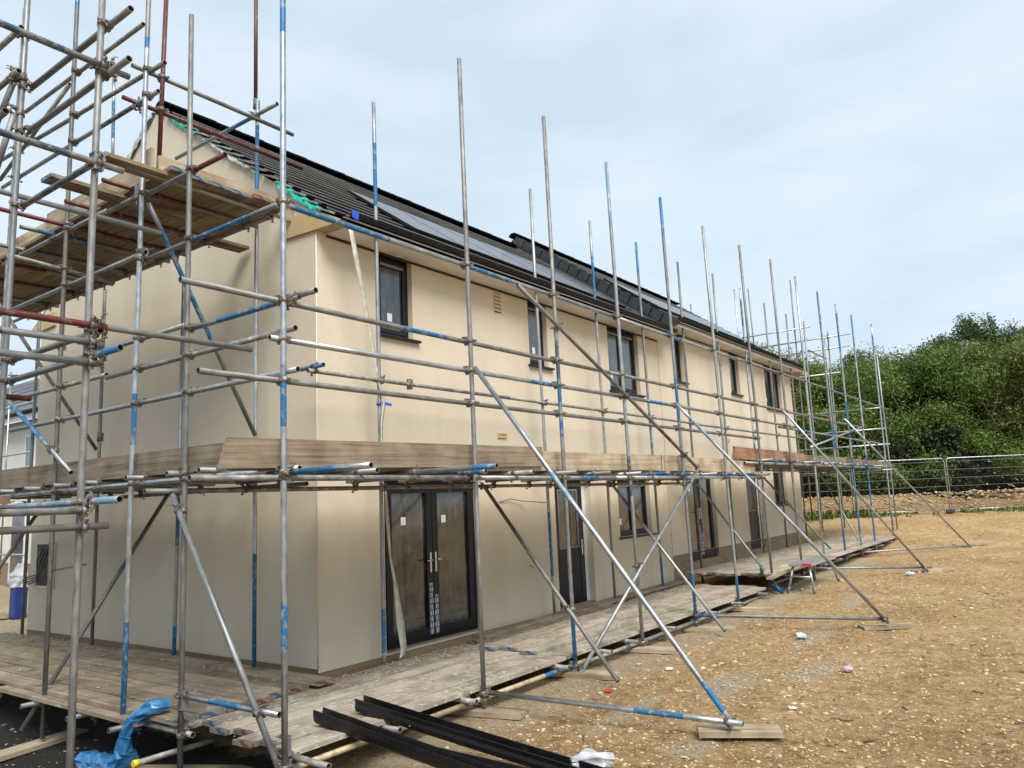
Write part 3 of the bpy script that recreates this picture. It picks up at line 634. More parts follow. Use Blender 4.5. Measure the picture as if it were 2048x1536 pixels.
bm = bmesh.new(); wall_sheet(bm, XH + .01, XE - .012, -.4, .477, [(a, b, max(c, -.4), .477) for a, b, c, d in holes2[:2]], y=.012); quad(bm, ((XE - .012, .012, -.4), (XE - .012, W_, -.4), (XE - .012, W_, .477), (XE - .012, .012, .477))); quad(bm, ((XH + .01, .012, -.4), (XH + .01, .012, .477), (XH + .01, .3, .477), (XH + .01, .3, -.4)))
mk('brick_plinth', bm, 'brick', h2)
window(h2, *holes2[3]); window(h2, *holes2[4]); window(h2, *holes2[5], lights=2); window(h2, *holes2[2], lights=2, glass='glass')
glazed_pair(h2, *holes2[0]); back_door(h2, *holes2[1]); vent(h2, *holes2[6]); airbrick(h2, 12.65, 2.95)
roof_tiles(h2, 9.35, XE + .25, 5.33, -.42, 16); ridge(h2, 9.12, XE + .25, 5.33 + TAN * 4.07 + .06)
bm = bmesh.new(); quad(bm, ((9.15, 3.65, 8.16), (XE + .2, 3.65, 8.16), (XE + .2, 7.75, 5.3), (9.15, 7.75, 5.3))); mk('rear_roof_slope', bm, 'tile', h2)
bm = bmesh.new(); quad(bm, ((9.2, -.4, 5.32), (XE + .2, -.4, 5.32), (XE + .2, 3.65, 8.16), (9.2, 3.65, 8.16))); mk('roof_underlay', bm, 'dark', h2)
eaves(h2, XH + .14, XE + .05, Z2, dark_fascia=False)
# dry verge units stepping up the raised edge
bm = bmesh.new(); c, s = math.cos(math.atan(TAN)), math.sin(math.atan(TAN))
for r in range(16):
    d0 = r * .305 - .03; d1 = d0 + .33
    def P(x, d, h): return (x, -.42 + d * c - h * s, 5.33 + d * s + h * c)
    h0, h1_ = .085 , .055
    v = [bm.verts.new(P(*q)) for q in ((9.10, d0, -.13), (9.10, d1, -.13), (9.10, d1, h1_), (9.10, d0, h0), (9.36, d0, -.0), (9.36, d1, -.0), (9.36, d1, h1_), (9.36, d0, h0))]
    for q in ((0, 1, 2, 3), (3, 2, 6, 7), (0, 3, 7, 4), (4, 7, 6, 5), (1, 5, 6, 2), (0, 4, 5, 1)): bm.faces.new([v[i] for i in q])
mk('verge_caps', bm, 'slate', h2)
bm = bmesh.new(); quad(bm, ((9.13, -.37, 5.06), (9.13, -.37, 5.36), (9.13, 3.65, 8.12), (9.13, 3.65, 7.8))); mk('verge_board', bm, 'greyfascia', h2)
solar(h2, 10.1, 6, .3)
# buff board end past the far eave
bm = bmesh.new(); box(bm, XE + .0, XE + .5, -.42, .1, 5.22, 5.34); mk('box_end', bm, 'buff', h2)

# ------------------------------------------------------------------ scaffold
ASM = {
 'F': empty('scaffold', (4, -1.2, -.25), 'long tube scaffold with raking props in front of the cream windowed wall', 'scaffold', 'tube scaffolds round the houses'),
 'G': empty('scaffold', (-1.1, 2, -.45), 'tube scaffold with a high boarded platform against the bare gable wall', 'scaffold', 'tube scaffolds round the houses'),
 'S': empty('scaffold', (-3.2, 0, -.6), 'scaffold tower of thick looking grey tubes between the camera and the gable platform', 'scaffold', 'tube scaffolds round the houses'),
 'E': empty('scaffold', (20.3, .5, .1), 'thin pale scaffold across the far end of the terrace, seen against the trees', 'scaffold', 'tube scaffolds round the houses'),
}
TUBES=[
('F','standard',(-1.994,-2.05,-0.12),(-2.025,-2.05,6.767),'l',((0.36,0.43,'b'),(0.12,0.17,'b'),(0.84,1,'b'))),
('F','standard',(0.317,-2.05,-0.275),(0.288,-2.05,6.517),'d',()),
('F','standard',(1.986,-2.05,-0.243),(1.931,-2.05,6.504),'d',((0,0.1,'b'),(0.4,0.5,'b'),(0.5,0.57,'n'))),
('F','standard',(3.651,-2.05,-0.299),(3.512,-2.05,6.436),'g',((0.3,0.38,'n'),(0.86,1,'p'))),
('F','standard',(5.395,-2.05,-0.274),(5.261,-2.05,6.446),'g',((0,0.12,'b'),(0.45,0.56,'b'),(0.9,1,'b'))),
('F','standard',(7.168,-2.05,-0.253),(6.984,-2.05,6.437),'g',((0,0.09,'b'),)),
('F','standard',(8.972,-2.05,-0.117),(8.831,-2.05,6.548),'d',()),
('F','standard',(10.883,-2.05,-0.034),(10.762,-2.05,6.715),'d',()),
('F','standard',(12.589,-2.05,-0.094),(12.581,-2.05,6.712),'l',()),
('F','standard',(14.5,-2.05,-0.083),(14.467,-2.05,6.72),'g',((0,0.14,'b'),(0.4,0.5,'b'),(0.87,1,'b'))),
('F','standard',(16.205,-2.05,-0.064),(16.284,-2.05,6.726),'g',((0.08,0.38,'b'),(0.45,0.6,'b'),(0.8,0.96,'b'))),
('F','standard',(17.87,-2.05,-0.128),(18.079,-2.05,6.725),'l',((0.05,0.4,'b'),(0.86,1,'b'))),
('F','standard',(20.475,-2.05,0.091),(20.835,-2.05,6.903),'l',((0,0.12,'b'),(0.86,0.94,'b'))),
('F','standard',(0.666,-0.33,-0.118),(0.654,-0.33,6.786),'g',((0.03,0.1,'b'),(0.8,0.92,'b'))),
('F','standard',(4.187,-0.33,-0.096),(4.091,-0.33,6.717),'g',((0.1,0.24,'b'),)),
('F','standard',(6.047,-0.33,-0.106),(5.969,-0.33,6.706),'g',((0.72,0.9,'b'),)),
('F','standard',(7.9,-0.33,-0.147),(7.782,-0.33,6.751),'g',((0,0.1,'b'),(0.4,0.5,'b'),(0.9,1,'b'))),
('F','standard',(9.761,-0.33,-0.137),(9.773,-0.33,6.807),'d',()),
('F','standard',(11.745,-0.33,0.206),(11.815,-0.33,6.991),'g',()),
('F','standard',(13.708,-0.33,0.201),(13.658,-0.33,7.001),'l',((0.3,0.4,'b'),(0.85,0.95,'b'))),
('F','standard',(15.557,-0.33,0.164),(15.575,-0.33,6.946),'d',()),
('F','standard',(17.452,-0.33,0.168),(17.571,-0.33,6.983),'d',()),
('F','standard',(19.157,-0.33,0.383),(19.437,-0.33,7.06),'g',()),
('F','ledger',(-2.02,-1.995,4.19),(3.6,-1.995,4.19),'l',((0.02,0.22,'b'),(0.42,0.56,'b'))),
('F','ledger',(3.6,-1.995,4.19),(9,-1.995,4.19),'l',((0.28,0.4,'b'),)),
('F','ledger',(9,-1.995,4.19),(15.2,-1.995,4.21),'d',()),
('F','ledger',(15.2,-1.995,4.21),(22.3,-1.995,4.22),'g',((0.05,0.12,'b'),)),
('F','ledger',(-2.85,-1.995,3.37),(3.3,-1.995,3.38),'d',((0.36,0.46,'b'),)),
('F','ledger',(3.3,-1.995,3.38),(9.2,-1.995,3.38),'d',()),
('F','ledger',(9.2,-1.995,3.38),(15.4,-1.995,3.38),'d',()),
('F','ledger',(15.4,-1.995,3.39),(18.4,-1.995,3.4),'g',()),
('F','ledger',(-2.1,-1.995,3.06),(4.3,-1.995,3.08),'l',((0.55,0.62,'b'),)),
('F','ledger',(4.3,-1.995,3.08),(11.5,-1.995,3.07),'d',((0.0,0.1,'b'),)),
('F','ledger',(10.6,-1.94,3.03),(21.2,-1.94,3.03),'g',((0.12,0.2,'b'),)),
('F','ledger',(-2.7,-1.995,2.73),(3.9,-1.995,2.73),'d',()),
('F','ledger',(3.9,-1.995,2.73),(9.1,-1.995,2.72),'d',()),
('F','ledger',(-0.44,-0.385,3.21),(3.2,-0.385,3.21),'w',()),
('F','ledger',(3.2,-0.385,3.21),(10.1,-0.385,3.21),'w',()),
('F','ledger',(10,-0.385,3.2),(19.3,-0.385,3.22),'w',((0.1,0.18,'b'),)),
('F','ledger',(-2.75,-1.995,1.97),(0.3,-1.995,1.97),'w',()),
('F','ledger',(0.3,-1.995,1.97),(3.3,-1.995,1.97),'g',((0.7,0.85,'b'),)),
('F','ledger',(3.3,-1.995,1.97),(9.05,-1.995,1.97),'l',()),
('F','ledger',(8.2,-1.995,2.24),(14,-1.995,2.25),'g',()),
('F','ledger',(14,-1.995,2.25),(20.8,-1.995,2.25),'g',((0.2,0.3,'b'),(0.6,0.8,'b'))),
('F','ledger',(-2.2,-0.385,1.94),(9.1,-0.385,1.94),'w',()),
('F','ledger',(9,-0.385,2.24),(20.8,-0.385,2.24),'g',()),
('F','ledger',(-1.9,-2,-0.16),(0.1,-2,-0.16),'y',()),
('F','ledger',(0.1,-2,-0.16),(2.3,-2,-0.16),'y',((0.6,0.9,'b'),)),
('F','ledger',(2.3,-2,-0.18),(9,-2,-0.17),'d',()),
('F','ledger',(9,-2,-0.02),(20.9,-2,0.02),'g',()),
('F','transom',(-0.95,-0.4,-0.105),(-0.95,-2.18,-0.105),'w',()),
('F','transom',(0.05,-0.4,-0.105),(0.05,-2.18,-0.105),'w',()),
('F','transom',(1.65,-0.4,-0.105),(1.65,-2.18,-0.105),'w',()),
('F','transom',(2.6,-0.4,-0.105),(2.6,-2.18,-0.105),'w',()),
('F','transom',(3.3,-0.4,-0.105),(3.3,-2.18,-0.105),'w',()),
('F','transom',(4.4,-0.4,-0.105),(4.4,-2.18,-0.105),'w',()),
('F','transom',(5.9,-0.4,-0.105),(5.9,-2.18,-0.105),'w',()),
('F','transom',(7,-0.4,-0.105),(7,-2.18,-0.105),'w',()),
('F','transom',(8.3,-0.4,-0.105),(8.3,-2.18,-0.105),'w',()),
('F','transom',(9.9,-0.4,0.06),(9.9,-2.18,0.06),'g',()),
('F','transom',(11.3,-0.4,0.06),(11.3,-2.18,0.06),'g',()),
('F','transom',(12.3,-0.4,0.06),(12.3,-2.18,0.06),'g',()),
('F','transom',(13.6,-0.4,0.06),(13.6,-2.18,0.06),'g',()),
('F','transom',(14.9,-0.4,0.06),(14.9,-2.18,0.06),'g',()),
('F','transom',(16.6,-0.4,0.06),(16.6,-2.18,0.06),'g',()),
('F','transom',(18.2,-0.4,0.06),(18.2,-2.18,0.06),'g',()),
('F','transom',(19.6,-0.4,0.06),(19.6,-2.18,0.06),'g',()),
('F','transom',(-1.2,-0.25,2.02),(-1.2,-2.228,2.02),'g',()),
('F','transom',(0.22,-0.25,2.02),(0.22,-2.257,2.02),'g',((0.8,0.97,'b'),)),
('F','transom',(1.05,-0.25,2.02),(1.05,-2.248,2.02),'w',()),
('F','transom',(1.87,-0.25,2.02),(1.87,-2.292,2.02),'d',()),
('F','transom',(2.75,-0.25,2.02),(2.75,-2.243,2.02),'d',()),
('F','transom',(3.6,-0.25,2.02),(3.6,-2.231,2.02),'g',()),
('F','transom',(4.35,-0.25,2.02),(4.35,-2.297,2.02),'w',((0.8,0.97,'b'),)),
('F','transom',(5.3,-0.25,2.02),(5.3,-2.237,2.02),'w',((0.8,0.97,'b'),)),
('F','transom',(6.15,-0.25,2.02),(6.15,-2.273,2.02),'g',()),
('F','transom',(7.1,-0.25,2.02),(7.1,-2.221,2.02),'g',((0.8,0.97,'b'),)),
('F','transom',(7.95,-0.25,2.02),(7.95,-2.313,2.02),'w',((0.8,0.97,'b'),)),
('F','transom',(8.8,-0.25,2.02),(8.8,-2.235,2.02),'w',()),
('F','transom',(-1.93,-1.75,2.01),(-1.93,-2.93,2.01),'l',((0.0,0.7,'b'),)),
('F','transom',(-0.5,-1.2,2.02),(-0.5,-2.95,2.02),'g',((0.85,1,'b'),)),
('F','transom',(9.1,-0.25,2.3),(9.1,-2.241,2.3),'g',()),
('F','transom',(9.9,-0.25,2.3),(9.9,-2.223,2.3),'g',((0.8,0.97,'b'),)),
('F','transom',(10.8,-0.25,2.3),(10.8,-2.224,2.3),'g',((0.8,0.97,'b'),)),
('F','transom',(11.9,-0.25,2.3),(11.9,-2.237,2.3),'g',()),
('F','transom',(12.6,-0.25,2.3),(12.6,-2.252,2.3),'g',((0.8,0.97,'b'),)),
('F','transom',(13.6,-0.25,2.3),(13.6,-2.254,2.3),'g',()),
('F','transom',(14.4,-0.25,2.3),(14.4,-2.216,2.3),'g',((0.8,0.97,'b'),)),
('F','transom',(15.4,-0.25,2.3),(15.4,-2.228,2.3),'g',()),
('F','transom',(16.2,-0.25,2.3),(16.2,-2.216,2.3),'g',((0.8,0.97,'b'),)),
('F','transom',(17.2,-0.25,2.3),(17.2,-2.205,2.3),'d',((0.8,0.97,'b'),)),
('F','transom',(17.9,-0.25,2.3),(17.9,-2.247,2.3),'d',((0.8,0.97,'b'),)),
('F','transom',(19,-0.25,2.3),(19,-2.275,2.3),'g',()),
('F','transom',(20.3,-0.25,2.3),(20.3,-2.203,2.3),'g',()),
('F','raker',(0.281,-2.12,3.08),(0.636,-4.404,-0.17),'l',((0.34,0.43,'p'),(0.9,0.97,'b'))),
('F','raker',(5.076,-2.12,3.096),(6.187,-4.533,-0.17),'l',((0.07,0.2,'p'),)),
('F','raker',(10.362,-2.12,3.354),(12.653,-4.141,-0.17),'l',()),
('F','raker',(15.534,-2.12,3.494),(19.737,-4.193,-0.17),'l',()),
('F','ground_tube',(0.36,-2.05,-0.1),(0.6,-4.5,-0.14),'l',((0.62,0.8,'b'),(0,0.0,'b'))),
('F','ground_tube',(5.42,-2.05,-0.08),(6.2,-4.5,-0.12),'d',((0,0.12,'b'),)),
('F','ground_tube',(10.85,-2.05,0.1),(12.75,-4.15,-0.02),'g',()),
('F','ground_tube',(16.2,-2.05,0.02),(19.9,-4.15,-0.06),'g',()),
('F','brace',(1.114,-2.1,4.13),(5.794,-2.1,2.106),'d',((0.72,0.8,'r'),)),
('F','brace',(5.741,-2.13,2.096),(1.92,-2.13,-0.249),'g',()),
('F','brace',(2.471,-0.45,1.922),(1.683,-2.759,-0.2),'d',()),
('F','brace',(5.985,-0.45,1.927),(4.963,-2.656,-0.2),'g',((0.12,0.22,'b'),)),
('F','brace',(9.613,-0.45,1.919),(9.304,-2.086,-0.2),'g',()),
('F','brace',(13.797,-0.45,2.053),(15.257,-1.825,-0.2),'d',((0.75,0.9,'b'),)),
('F','brace',(19.065,-0.45,2.205),(17.733,-1.837,-0.2),'g',((0.15,0.4,'b'),)),
('F','brace',(12.176,-2.1,2.634),(17.54,-2.1,3.364),'l',()),
('G','standard',(-1.95,-0.609,-0.55),(-1.95,-0.535,6.539),'d',()),
('G','standard',(-1.95,0.354,-0.55),(-1.95,0.285,7.677),'l',((0,0.16,'b'),(0.36,0.42,'b'),(0.86,0.875,'b'),(0.875,1,'d'))),
('G','standard',(-1.95,1.944,-0.476),(-1.95,1.931,8.329),'d',((0.93,1,'b'),)),
('G','standard',(-0.35,0.653,-0.109),(-0.35,0.666,6.762),'l',((0,0.2,'b'),(0.8,0.95,'b'))),
('G','standard',(-0.352,0.7,6.72),(-0.355,0.71,8.7),'r',()),
('G','standard',(-0.35,2.275,-0.105),(-0.35,2.232,4.789),'g',((0,0.1,'b'),(0.3,0.42,'b'))),
('G','standard',(-0.35,4.35,-0.085),(-0.35,4.362,5.102),'d',()),
('G','standard',(-0.35,6.596,-0.082),(-0.35,6.537,5.145),'g',((0.55,0.62,'b'),)),
('G','standard',(-0.35,4.273,6.985),(-0.35,4.337,8.55),'l',((0.3,0.7,'b'),)),
('G','standard',(-1.676,0.5,5.307),(-1.64,0.5,7.585),'r',()),
('G','standard',(-1.95,4.55,-0.5),(-1.95,4.5,7.2),'g',()),
('G','ledger',(-1.895,3.8,5),(-1.895,1.1,5),'g',()),
('G','ledger',(-1.895,1.1,4.98),(-1.895,0.43,4.98),'w',()),
('G','ledger',(-1.895,0.43,4.95),(-1.895,-1.05,4.95),'r',((0,0.6,'d'),)),
('G','ledger',(-1.895,3.9,4.34),(-1.895,0.3,4.34),'g',()),
('G','ledger',(-1.895,0.3,4.26),(-1.895,-1.9,4.26),'g',((0.35,0.8,'b'),)),
('G','ledger',(-1.895,2.6,3.46),(-1.895,-0.5,3.46),'l',()),
('G','ledger',(-1.895,-0.5,3.41),(-1.895,-2.1,3.41),'g',((0.3,0.85,'b'),)),
('G','ledger',(-1.895,-2.02,3.42),(-1.895,-2.3,3.42),'w',()),
('G','ledger',(-1.895,3.4,3.19),(-1.895,1,3.19),'w',()),
('G','ledger',(-1.895,1,3.16),(-1.895,-2.05,3.16),'w',()),
('G','ledger',(-1.895,3.3,2.82),(-1.895,-2.08,2.82),'g',()),
('G','ledger',(-1.895,3.6,2.04),(-1.895,-2.1,2.04),'l',()),
('G','ledger',(-0.385,6.9,2.02),(-0.385,-0.3,2),'d',()),
('G','ledger',(-0.62,6.9,5),(-0.62,0,5),'d',()),
('G','ledger',(-0.35,0.15,3.26),(-0.35,-0.54,3.26),'b',()),
('G','ledger',(-1.95,-0.63,0.22),(-1.95,-1.93,0.22),'l',((0.3,0.65,'b'),)),
('G','ledger',(-1.895,4.5,-0.1),(-1.895,-0.7,-0.1),'w',()),
('G','ledger',(-2.05,0.56,6.04),(0.25,0.56,6.04),'r',()),
('G','ledger',(-1.98,0.53,6.42),(0.08,0.53,6.42),'d',()),
('G','ledger',(-2.5,1.9,4.53),(-1.3,2.15,4.53),'w',()),
('G','transom',(-2.25,0.05,5.05),(-0.46,0.05,5.05),'g',()),
('G','transom',(-2.25,0.5,5.05),(-0.46,0.5,5.05),'d',((0.0,0.5,'r'),)),
('G','transom',(-2.25,1.3,5.05),(-0.46,1.3,5.05),'r',()),
('G','transom',(-2.75,2,5.05),(-0.46,2,5.05),'r',((0.0,0.5,'r'),)),
('G','transom',(-2.25,2.4,5.05),(-0.46,2.4,5.05),'d',((0.1,0.5,'b'),)),
('G','transom',(-2.25,3.2,5.05),(-0.46,3.2,5.05),'d',()),
('G','transom',(-2.25,3.9,5.05),(-0.46,3.9,5.05),'g',((0.0,0.5,'r'),)),
('G','transom',(-2.25,4.7,5.05),(-0.46,4.7,5.05),'r',()),
('G','transom',(-2.25,5.6,5.05),(-0.46,5.6,5.05),'d',()),
('G','transom',(-2.25,6.4,5.05),(-0.46,6.4,5.05),'g',()),
('G','transom',(-2.07,-1,2.09),(-0.2,-1,2.09),'g',()),
('G','transom',(-2.07,-0.5,2.09),(-0.2,-0.5,2.09),'w',()),
('G','transom',(-2.07,0.2,2.09),(-0.2,0.2,2.09),'g',()),
('G','transom',(-2.07,1.1,2.09),(-0.2,1.1,2.09),'g',()),
('G','transom',(-2.07,1.7,2.09),(-0.2,1.7,2.09),'d',()),
('G','transom',(-2.07,2.4,2.09),(-0.2,2.4,2.09),'g',()),
('G','transom',(-2.07,3.1,2.09),(-0.2,3.1,2.09),'g',()),
('G','transom',(-2.07,3.9,2.09),(-0.2,3.9,2.09),'d',()),
('G','transom',(-2.07,4.7,2.09),(-0.2,4.7,2.09),'d',()),
('G','transom',(-2.07,5.5,2.09),(-0.2,5.5,2.09),'d',()),
('G','transom',(-2.15,0.2,-0.12),(-0.3,0.2,-0.12),'g',()),
('G','transom',(-2.15,1,-0.12),(-0.3,1,-0.12),'g',()),
('G','transom',(-2.15,2,-0.12),(-0.3,2,-0.12),'g',()),
('G','transom',(-2.15,3.2,-0.12),(-0.3,3.2,-0.12),'r',()),
('G','transom',(-2.15,4.4,-0.12),(-0.3,4.4,-0.12),'r',()),
('G','transom',(-2.18,-0.36,-0.29),(-1.1,-0.36,-0.29),'w',()),
('G','transom',(-1.88,-1.9,-0.08),(-1.9,-2.42,-0.08),'w',()),
('G','brace',(-1.95,0.168,4.811),(-0.397,0.6,2.598),'g',((0.1,0.55,'b'),)),
('G','brace',(-1.9,4.45,4.95),(-0.34,4.45,2.72),'w',()),
('G','brace',(-0.505,2.2,2.016),(-2.053,2.2,-0.406),'d',()),
('G','brace',(-0.985,4.45,2.005),(-1.708,4.45,0.845),'d',()),
('G','brace',(-2,-0.483,1.902),(-2,-1.986,-0.128),'g',()),
('G','brace',(-2,3.122,3.144),(-2,1.459,2.213),'g',((0.05,0.6,'b'),)),
('G','ledger',(-1.9,0.021,6.283),(-1.9,4.105,6.497),'w',()),
('G','ledger',(-1.9,0.131,6.012),(-1.9,3.968,6.085),'g',((0.1,0.3,'n'),)),
('G','ledger',(-1.9,0.474,6.908),(-1.9,3.375,6.937),'w',()),
('G','ledger',(-0.405,0.2,6.52),(-0.405,2.4,6.52),'g',((0.2,0.45,'b'),)),
('S','standard',(-3.2,-1.42,-0.7),(-3.2,-1.434,6.108),'d',()),
('S','standard',(-3.2,0.02,-0.7),(-3.2,-0.06,6.9),'g',()),
('S','standard',(-1.95,3.55,2.3),(-1.95,3.44,8.39),'w',()),
('S','standard',(-4.7,-1.42,-0.7),(-4.7,-1.42,6.9),'g',()),
('S','standard',(-4.7,0.05,-0.7),(-4.7,0.05,6.9),'g',()),
('S','ledger',(-3.145,-0.1,5.42),(-3.145,-1.76,5.42),'d',()),
('S','ledger',(-3.145,-0.1,5.02),(-3.145,-1.76,5.02),'d',()),
('S','ledger',(-3.145,-0.05,4.36),(-3.145,-1.4,4.36),'d',((0.3,0.8,'n'),)),
('S','ledger',(-3.145,0.3,2.87),(-3.145,-1.78,2.87),'g',((0.75,1,'b'),)),
('S','ledger',(-3.145,0.2,3.04),(-3.145,-1.47,3.04),'d',()),
('S','ledger',(-3.145,0.3,1.84),(-3.145,-1.84,1.84),'g',((0.3,0.7,'p'),(0.8,1,'p'))),
('S','ledger',(-3.27,1.7,5.9),(-3.27,-0.15,5.9),'w',()),
('S','ledger',(-3.27,1.7,5.5),(-3.27,-0.15,5.5),'w',()),
('S','ledger',(-3.75,-0.3,4.5),(-3.75,-1.3,4.53),'d',()),
('S','ledger',(-4.9,-1.475,5.05),(-3,-1.475,5.05),'d',((0.3,0.75,'n'),)),
('S','ledger',(-4.9,-1.475,4.28),(-3.02,-1.475,4.28),'w',((0.4,0.8,'n'),)),
('S','ledger',(-4.9,-1.475,3.07),(-1.9,-1.475,3.07),'d',((0.35,0.6,'r'),)),
('S','ledger',(-4.9,-1.475,2.95),(-3.15,-1.475,2.95),'g',((0.3,0.65,'n'),)),
('S','ledger',(-4.9,-1.475,2.8),(-3.13,-1.475,2.8),'g',()),
('S','ledger',(-4.9,-1.475,1.78),(-3.18,-1.475,1.78),'w',()),
('S','ledger',(-4.9,-1.475,1.67),(-3.04,-1.475,1.67),'d',()),
('S','ledger',(-4.9,0.1,4.5),(-1.85,0.1,4.5),'g',()),
('S','ledger',(-4,0.1,2.75),(-2.95,0.1,2.75),'r',()),
('G','brace',(-1.95,2.025,6.788),(-1.95,3.922,6.159),'w',()),
('S','brace',(-3.25,-0.046,5.51),(-3.3,0.243,5.063),'d',()),
('S','brace',(-3.25,-0.042,5.153),(-3.3,0.178,4.609),'d',()),
('E','standard',(20.3,2.093,3.125),(20.3,2.141,8.821),'l',()),
('E','standard',(20.3,1.581,3.086),(20.3,1.646,8.72),'d',()),
('E','standard',(20.3,0.261,0.724),(20.3,0.195,8.738),'d',()),
('E','standard',(20.3,-0.688,0.703),(20.3,-0.822,6.763),'l',((0.9,1,'b'),)),
('E','ledger',(20.24,3.9,7.02),(20.24,-0.3,7.02),'l',()),
('E','ledger',(20.24,3.9,6.58),(20.24,-1.5,6.58),'l',()),
('E','ledger',(20.24,3.9,6.2),(20.24,-1.46,6.2),'l',()),
('E','ledger',(20.24,3.9,5.38),(20.24,-1.1,5.38),'l',()),
('E','ledger',(20.24,3.9,4.12),(20.24,-2.15,4.12),'l',((0.85,0.93,'b'),)),
('E','ledger',(20.24,3.9,3.47),(20.24,-2.2,3.47),'l',()),
('E','ledger',(20.24,3.9,2.98),(20.24,-2.3,2.98),'l',()),
('E','ledger',(20.24,3.9,2.2),(20.24,-2.4,2.2),'l',()),
('E','ledger',(20.24,3.9,0.15),(20.24,-2.2,0.15),'l',()),
('E','standard',(22,-0.3,0.3),(22,-0.3,7),'g',()),
('E','standard',(22,-1.9,0.3),(22,-1.9,6.2),'g',()),
('E','standard',(20.3,3.8,0.2),(20.3,3.8,8.6),'d',()),
('E','ledger',(20,-0.24,2.2),(22.3,-0.24,2.2),'g',()),
('E','ledger',(20,-0.24,4.12),(22.3,-0.24,4.12),'g',()),
('E','ledger',(20,-0.24,6.2),(22.3,-0.24,6.2),'g',()),
]

RO, RI = .0242, .0202
SL = {'d': 0, 'g': 1, 'l': 2, 'w': 3, 'b': 4, 'r': 5, 'y': 6, 'n': 8, 'p': 9}
SN = {'b': 'blue', 'r': 'red', 'p': 'pale blue', 'n': 'navy'}
TT = []
for asm, role, A, B, mt, segs in TUBES:
    A, B = Vector(A), Vector(B); L_ = (B - A).length
    if L_ < .05: continue
    d = (B - A).normalized(); par = ASM[asm]
    # tube mesh along local z
    cuts = [0, 1]
    segs = [s_ for s_ in segs if s_[1] - s_[0] > .005]
    for s_ in segs: cuts += [max(0, s_[0]), min(1, s_[1])]
    cuts = sorted(set(cuts)); bm = bmesh.new(); U, V = Vector((1, 0, 0)), Vector((0, 1, 0)); n = 16
    rings = []
    bow = random.uniform(-.006, .006) * min(1, L_ / 4); 
    fine = []
    for a, b in zip(cuts[:-1], cuts[1:]):
        k = max(1, int((b - a) * L_ / 1.5)); fine += [(a + (b - a) * i / k) for i in range(k)]
    fine.append(1.0)
    prev = None
    for t in fine:
        bx = bow * 4 * t * (1 - t); cur = ring(bm, Vector((bx, 0, t * L_)), U, V, RO, n)
        if prev:
            tm = (t + pt) / 2; key = mt
            for s_ in segs:
                if s_[0] <= tm <= s_[1]: key = s_[2]
            bridge(bm, prev, cur, SL[key])
        else: first = cur
        prev = cur; pt = t
    last = prev; mi = SL[mt]
    i0 = ring(bm, Vector((0, 0, 0)), U, V, RI, n); i1 = ring(bm, Vector((0, 0, L_)), U, V, RI, n)
    j0 = ring(bm, Vector((0, 0, min(.3, L_ * .4))), U, V, RI, n); j1 = ring(bm, Vector((0, 0, L_ - min(.3, L_ * .4))), U, V, RI, n)
    bridge(bm, i0, first, mi, False); bridge(bm, last, i1, mi, False); bridge(bm, j0, i0, 7); bridge(bm, i1, j1, 7); bm.faces.new(j0); bm.faces.new(j1[::-1])
    me = bpy.data.meshes.new(role); bm.to_mesh(me); bm.free()
    for k in ('d', 'g', 'l', 'w', 'b', 'r', 'y', 'dark', 'n', 'p'): me.materials.append(M[k])
    o = bpy.data.objects.new(role, me); put(o, par); o.location = A - Vector(par.location); q = Vector((0, 0, 1)).rotation_difference(d); o.rotation_mode = 'QUATERNION'; o.rotation_quaternion = q
    cs = sorted({SN[s_[2]] for s_ in segs if s_[2] in SN} | ({SN[mt]} if mt in SN else set()))
    if cs: o['label'] = 'scaffold tube partly painted ' + ' and '.join(cs) if mt not in SN else 'tube painted ' + cs[0]
    TT.append((asm, role, A, B, o, q))
# coupler prototype: two hinged bands at right angles, with flap, bolt and nut
def coupler_mesh():
    bm = bmesh.new()
    def band(c, ax, w_=.042):
        u, v = (Vector((1, 0, 0)), Vector((0, 1, 0))) if ax == 'z' else (Vector((0, 1, 0)), Vector((0, 0, 1)))
        dz = Vector((0, 0, w_ / 2)) if ax == 'z' else Vector((w_ / 2, 0, 0))
        a = ring(bm, c - dz, u, v, .0305, 14); b = ring(bm, c + dz, u, v, .0305, 14); ai = ring(bm, c - dz, u, v, .0248, 14); bi = ring(bm, c + dz, u, v, .0248, 14)
        bridge(bm, a, b); bridge(bm, bi, ai); bridge(bm, ai, a, 0, False); bridge(bm, b, bi, 0, False)
    band(Vector((0, 0, 0)), 'z'); band(Vector((0, .0545, 0)), 'x')
    box(bm, -.02, .02, .022, .034, -.022, .022)
    # bolts & flaps
    box(bm, .028, .052, -.018, .002, -.016, .016); tube(bm, [(.044, -.05, 0), (.044, .028, 0)], .0065, 6); box(bm, .034, .054, -.048, -.034, -.01, .01)
    box(bm, -.046, -.026, -.012, .008, -.018, .018)
    box(bm, -.016, .016, .052, .076, .028, .048); tube(bm, [(0, .03, .042), (0, .10, .042)], .0065, 6); box(bm, -.01, .01, .088, .10, .032, .052)
    box(bm, -.018, .018, .046, .066, -.044, -.026)
    tube(bm, [(.0, .10, .042), (.012, .115, .05), (.03, .118, .056)], .004, 5)
    me = bpy.data.meshes.new('coupler'); bm.to_mesh(me); bm.free(); me.materials.append(M['rust']); return me
CM = coupler_mesh()
def closest(A, B, C_, D_):
    u = B - A; v = D_ - C_; w0 = A - C_; a = u.dot(u); b = u.dot(v); c = v.dot(v); d = u.dot(w0); e = v.dot(w0); den = a * c - b * b
    if den < 1e-6 * a * c: return None
    s_ = max(0, min(1, (b * e - c * d) / den)); t = max(0, min(1, (a * e - b * d) / den)) 
    return A + u * s_, C_ + v * t
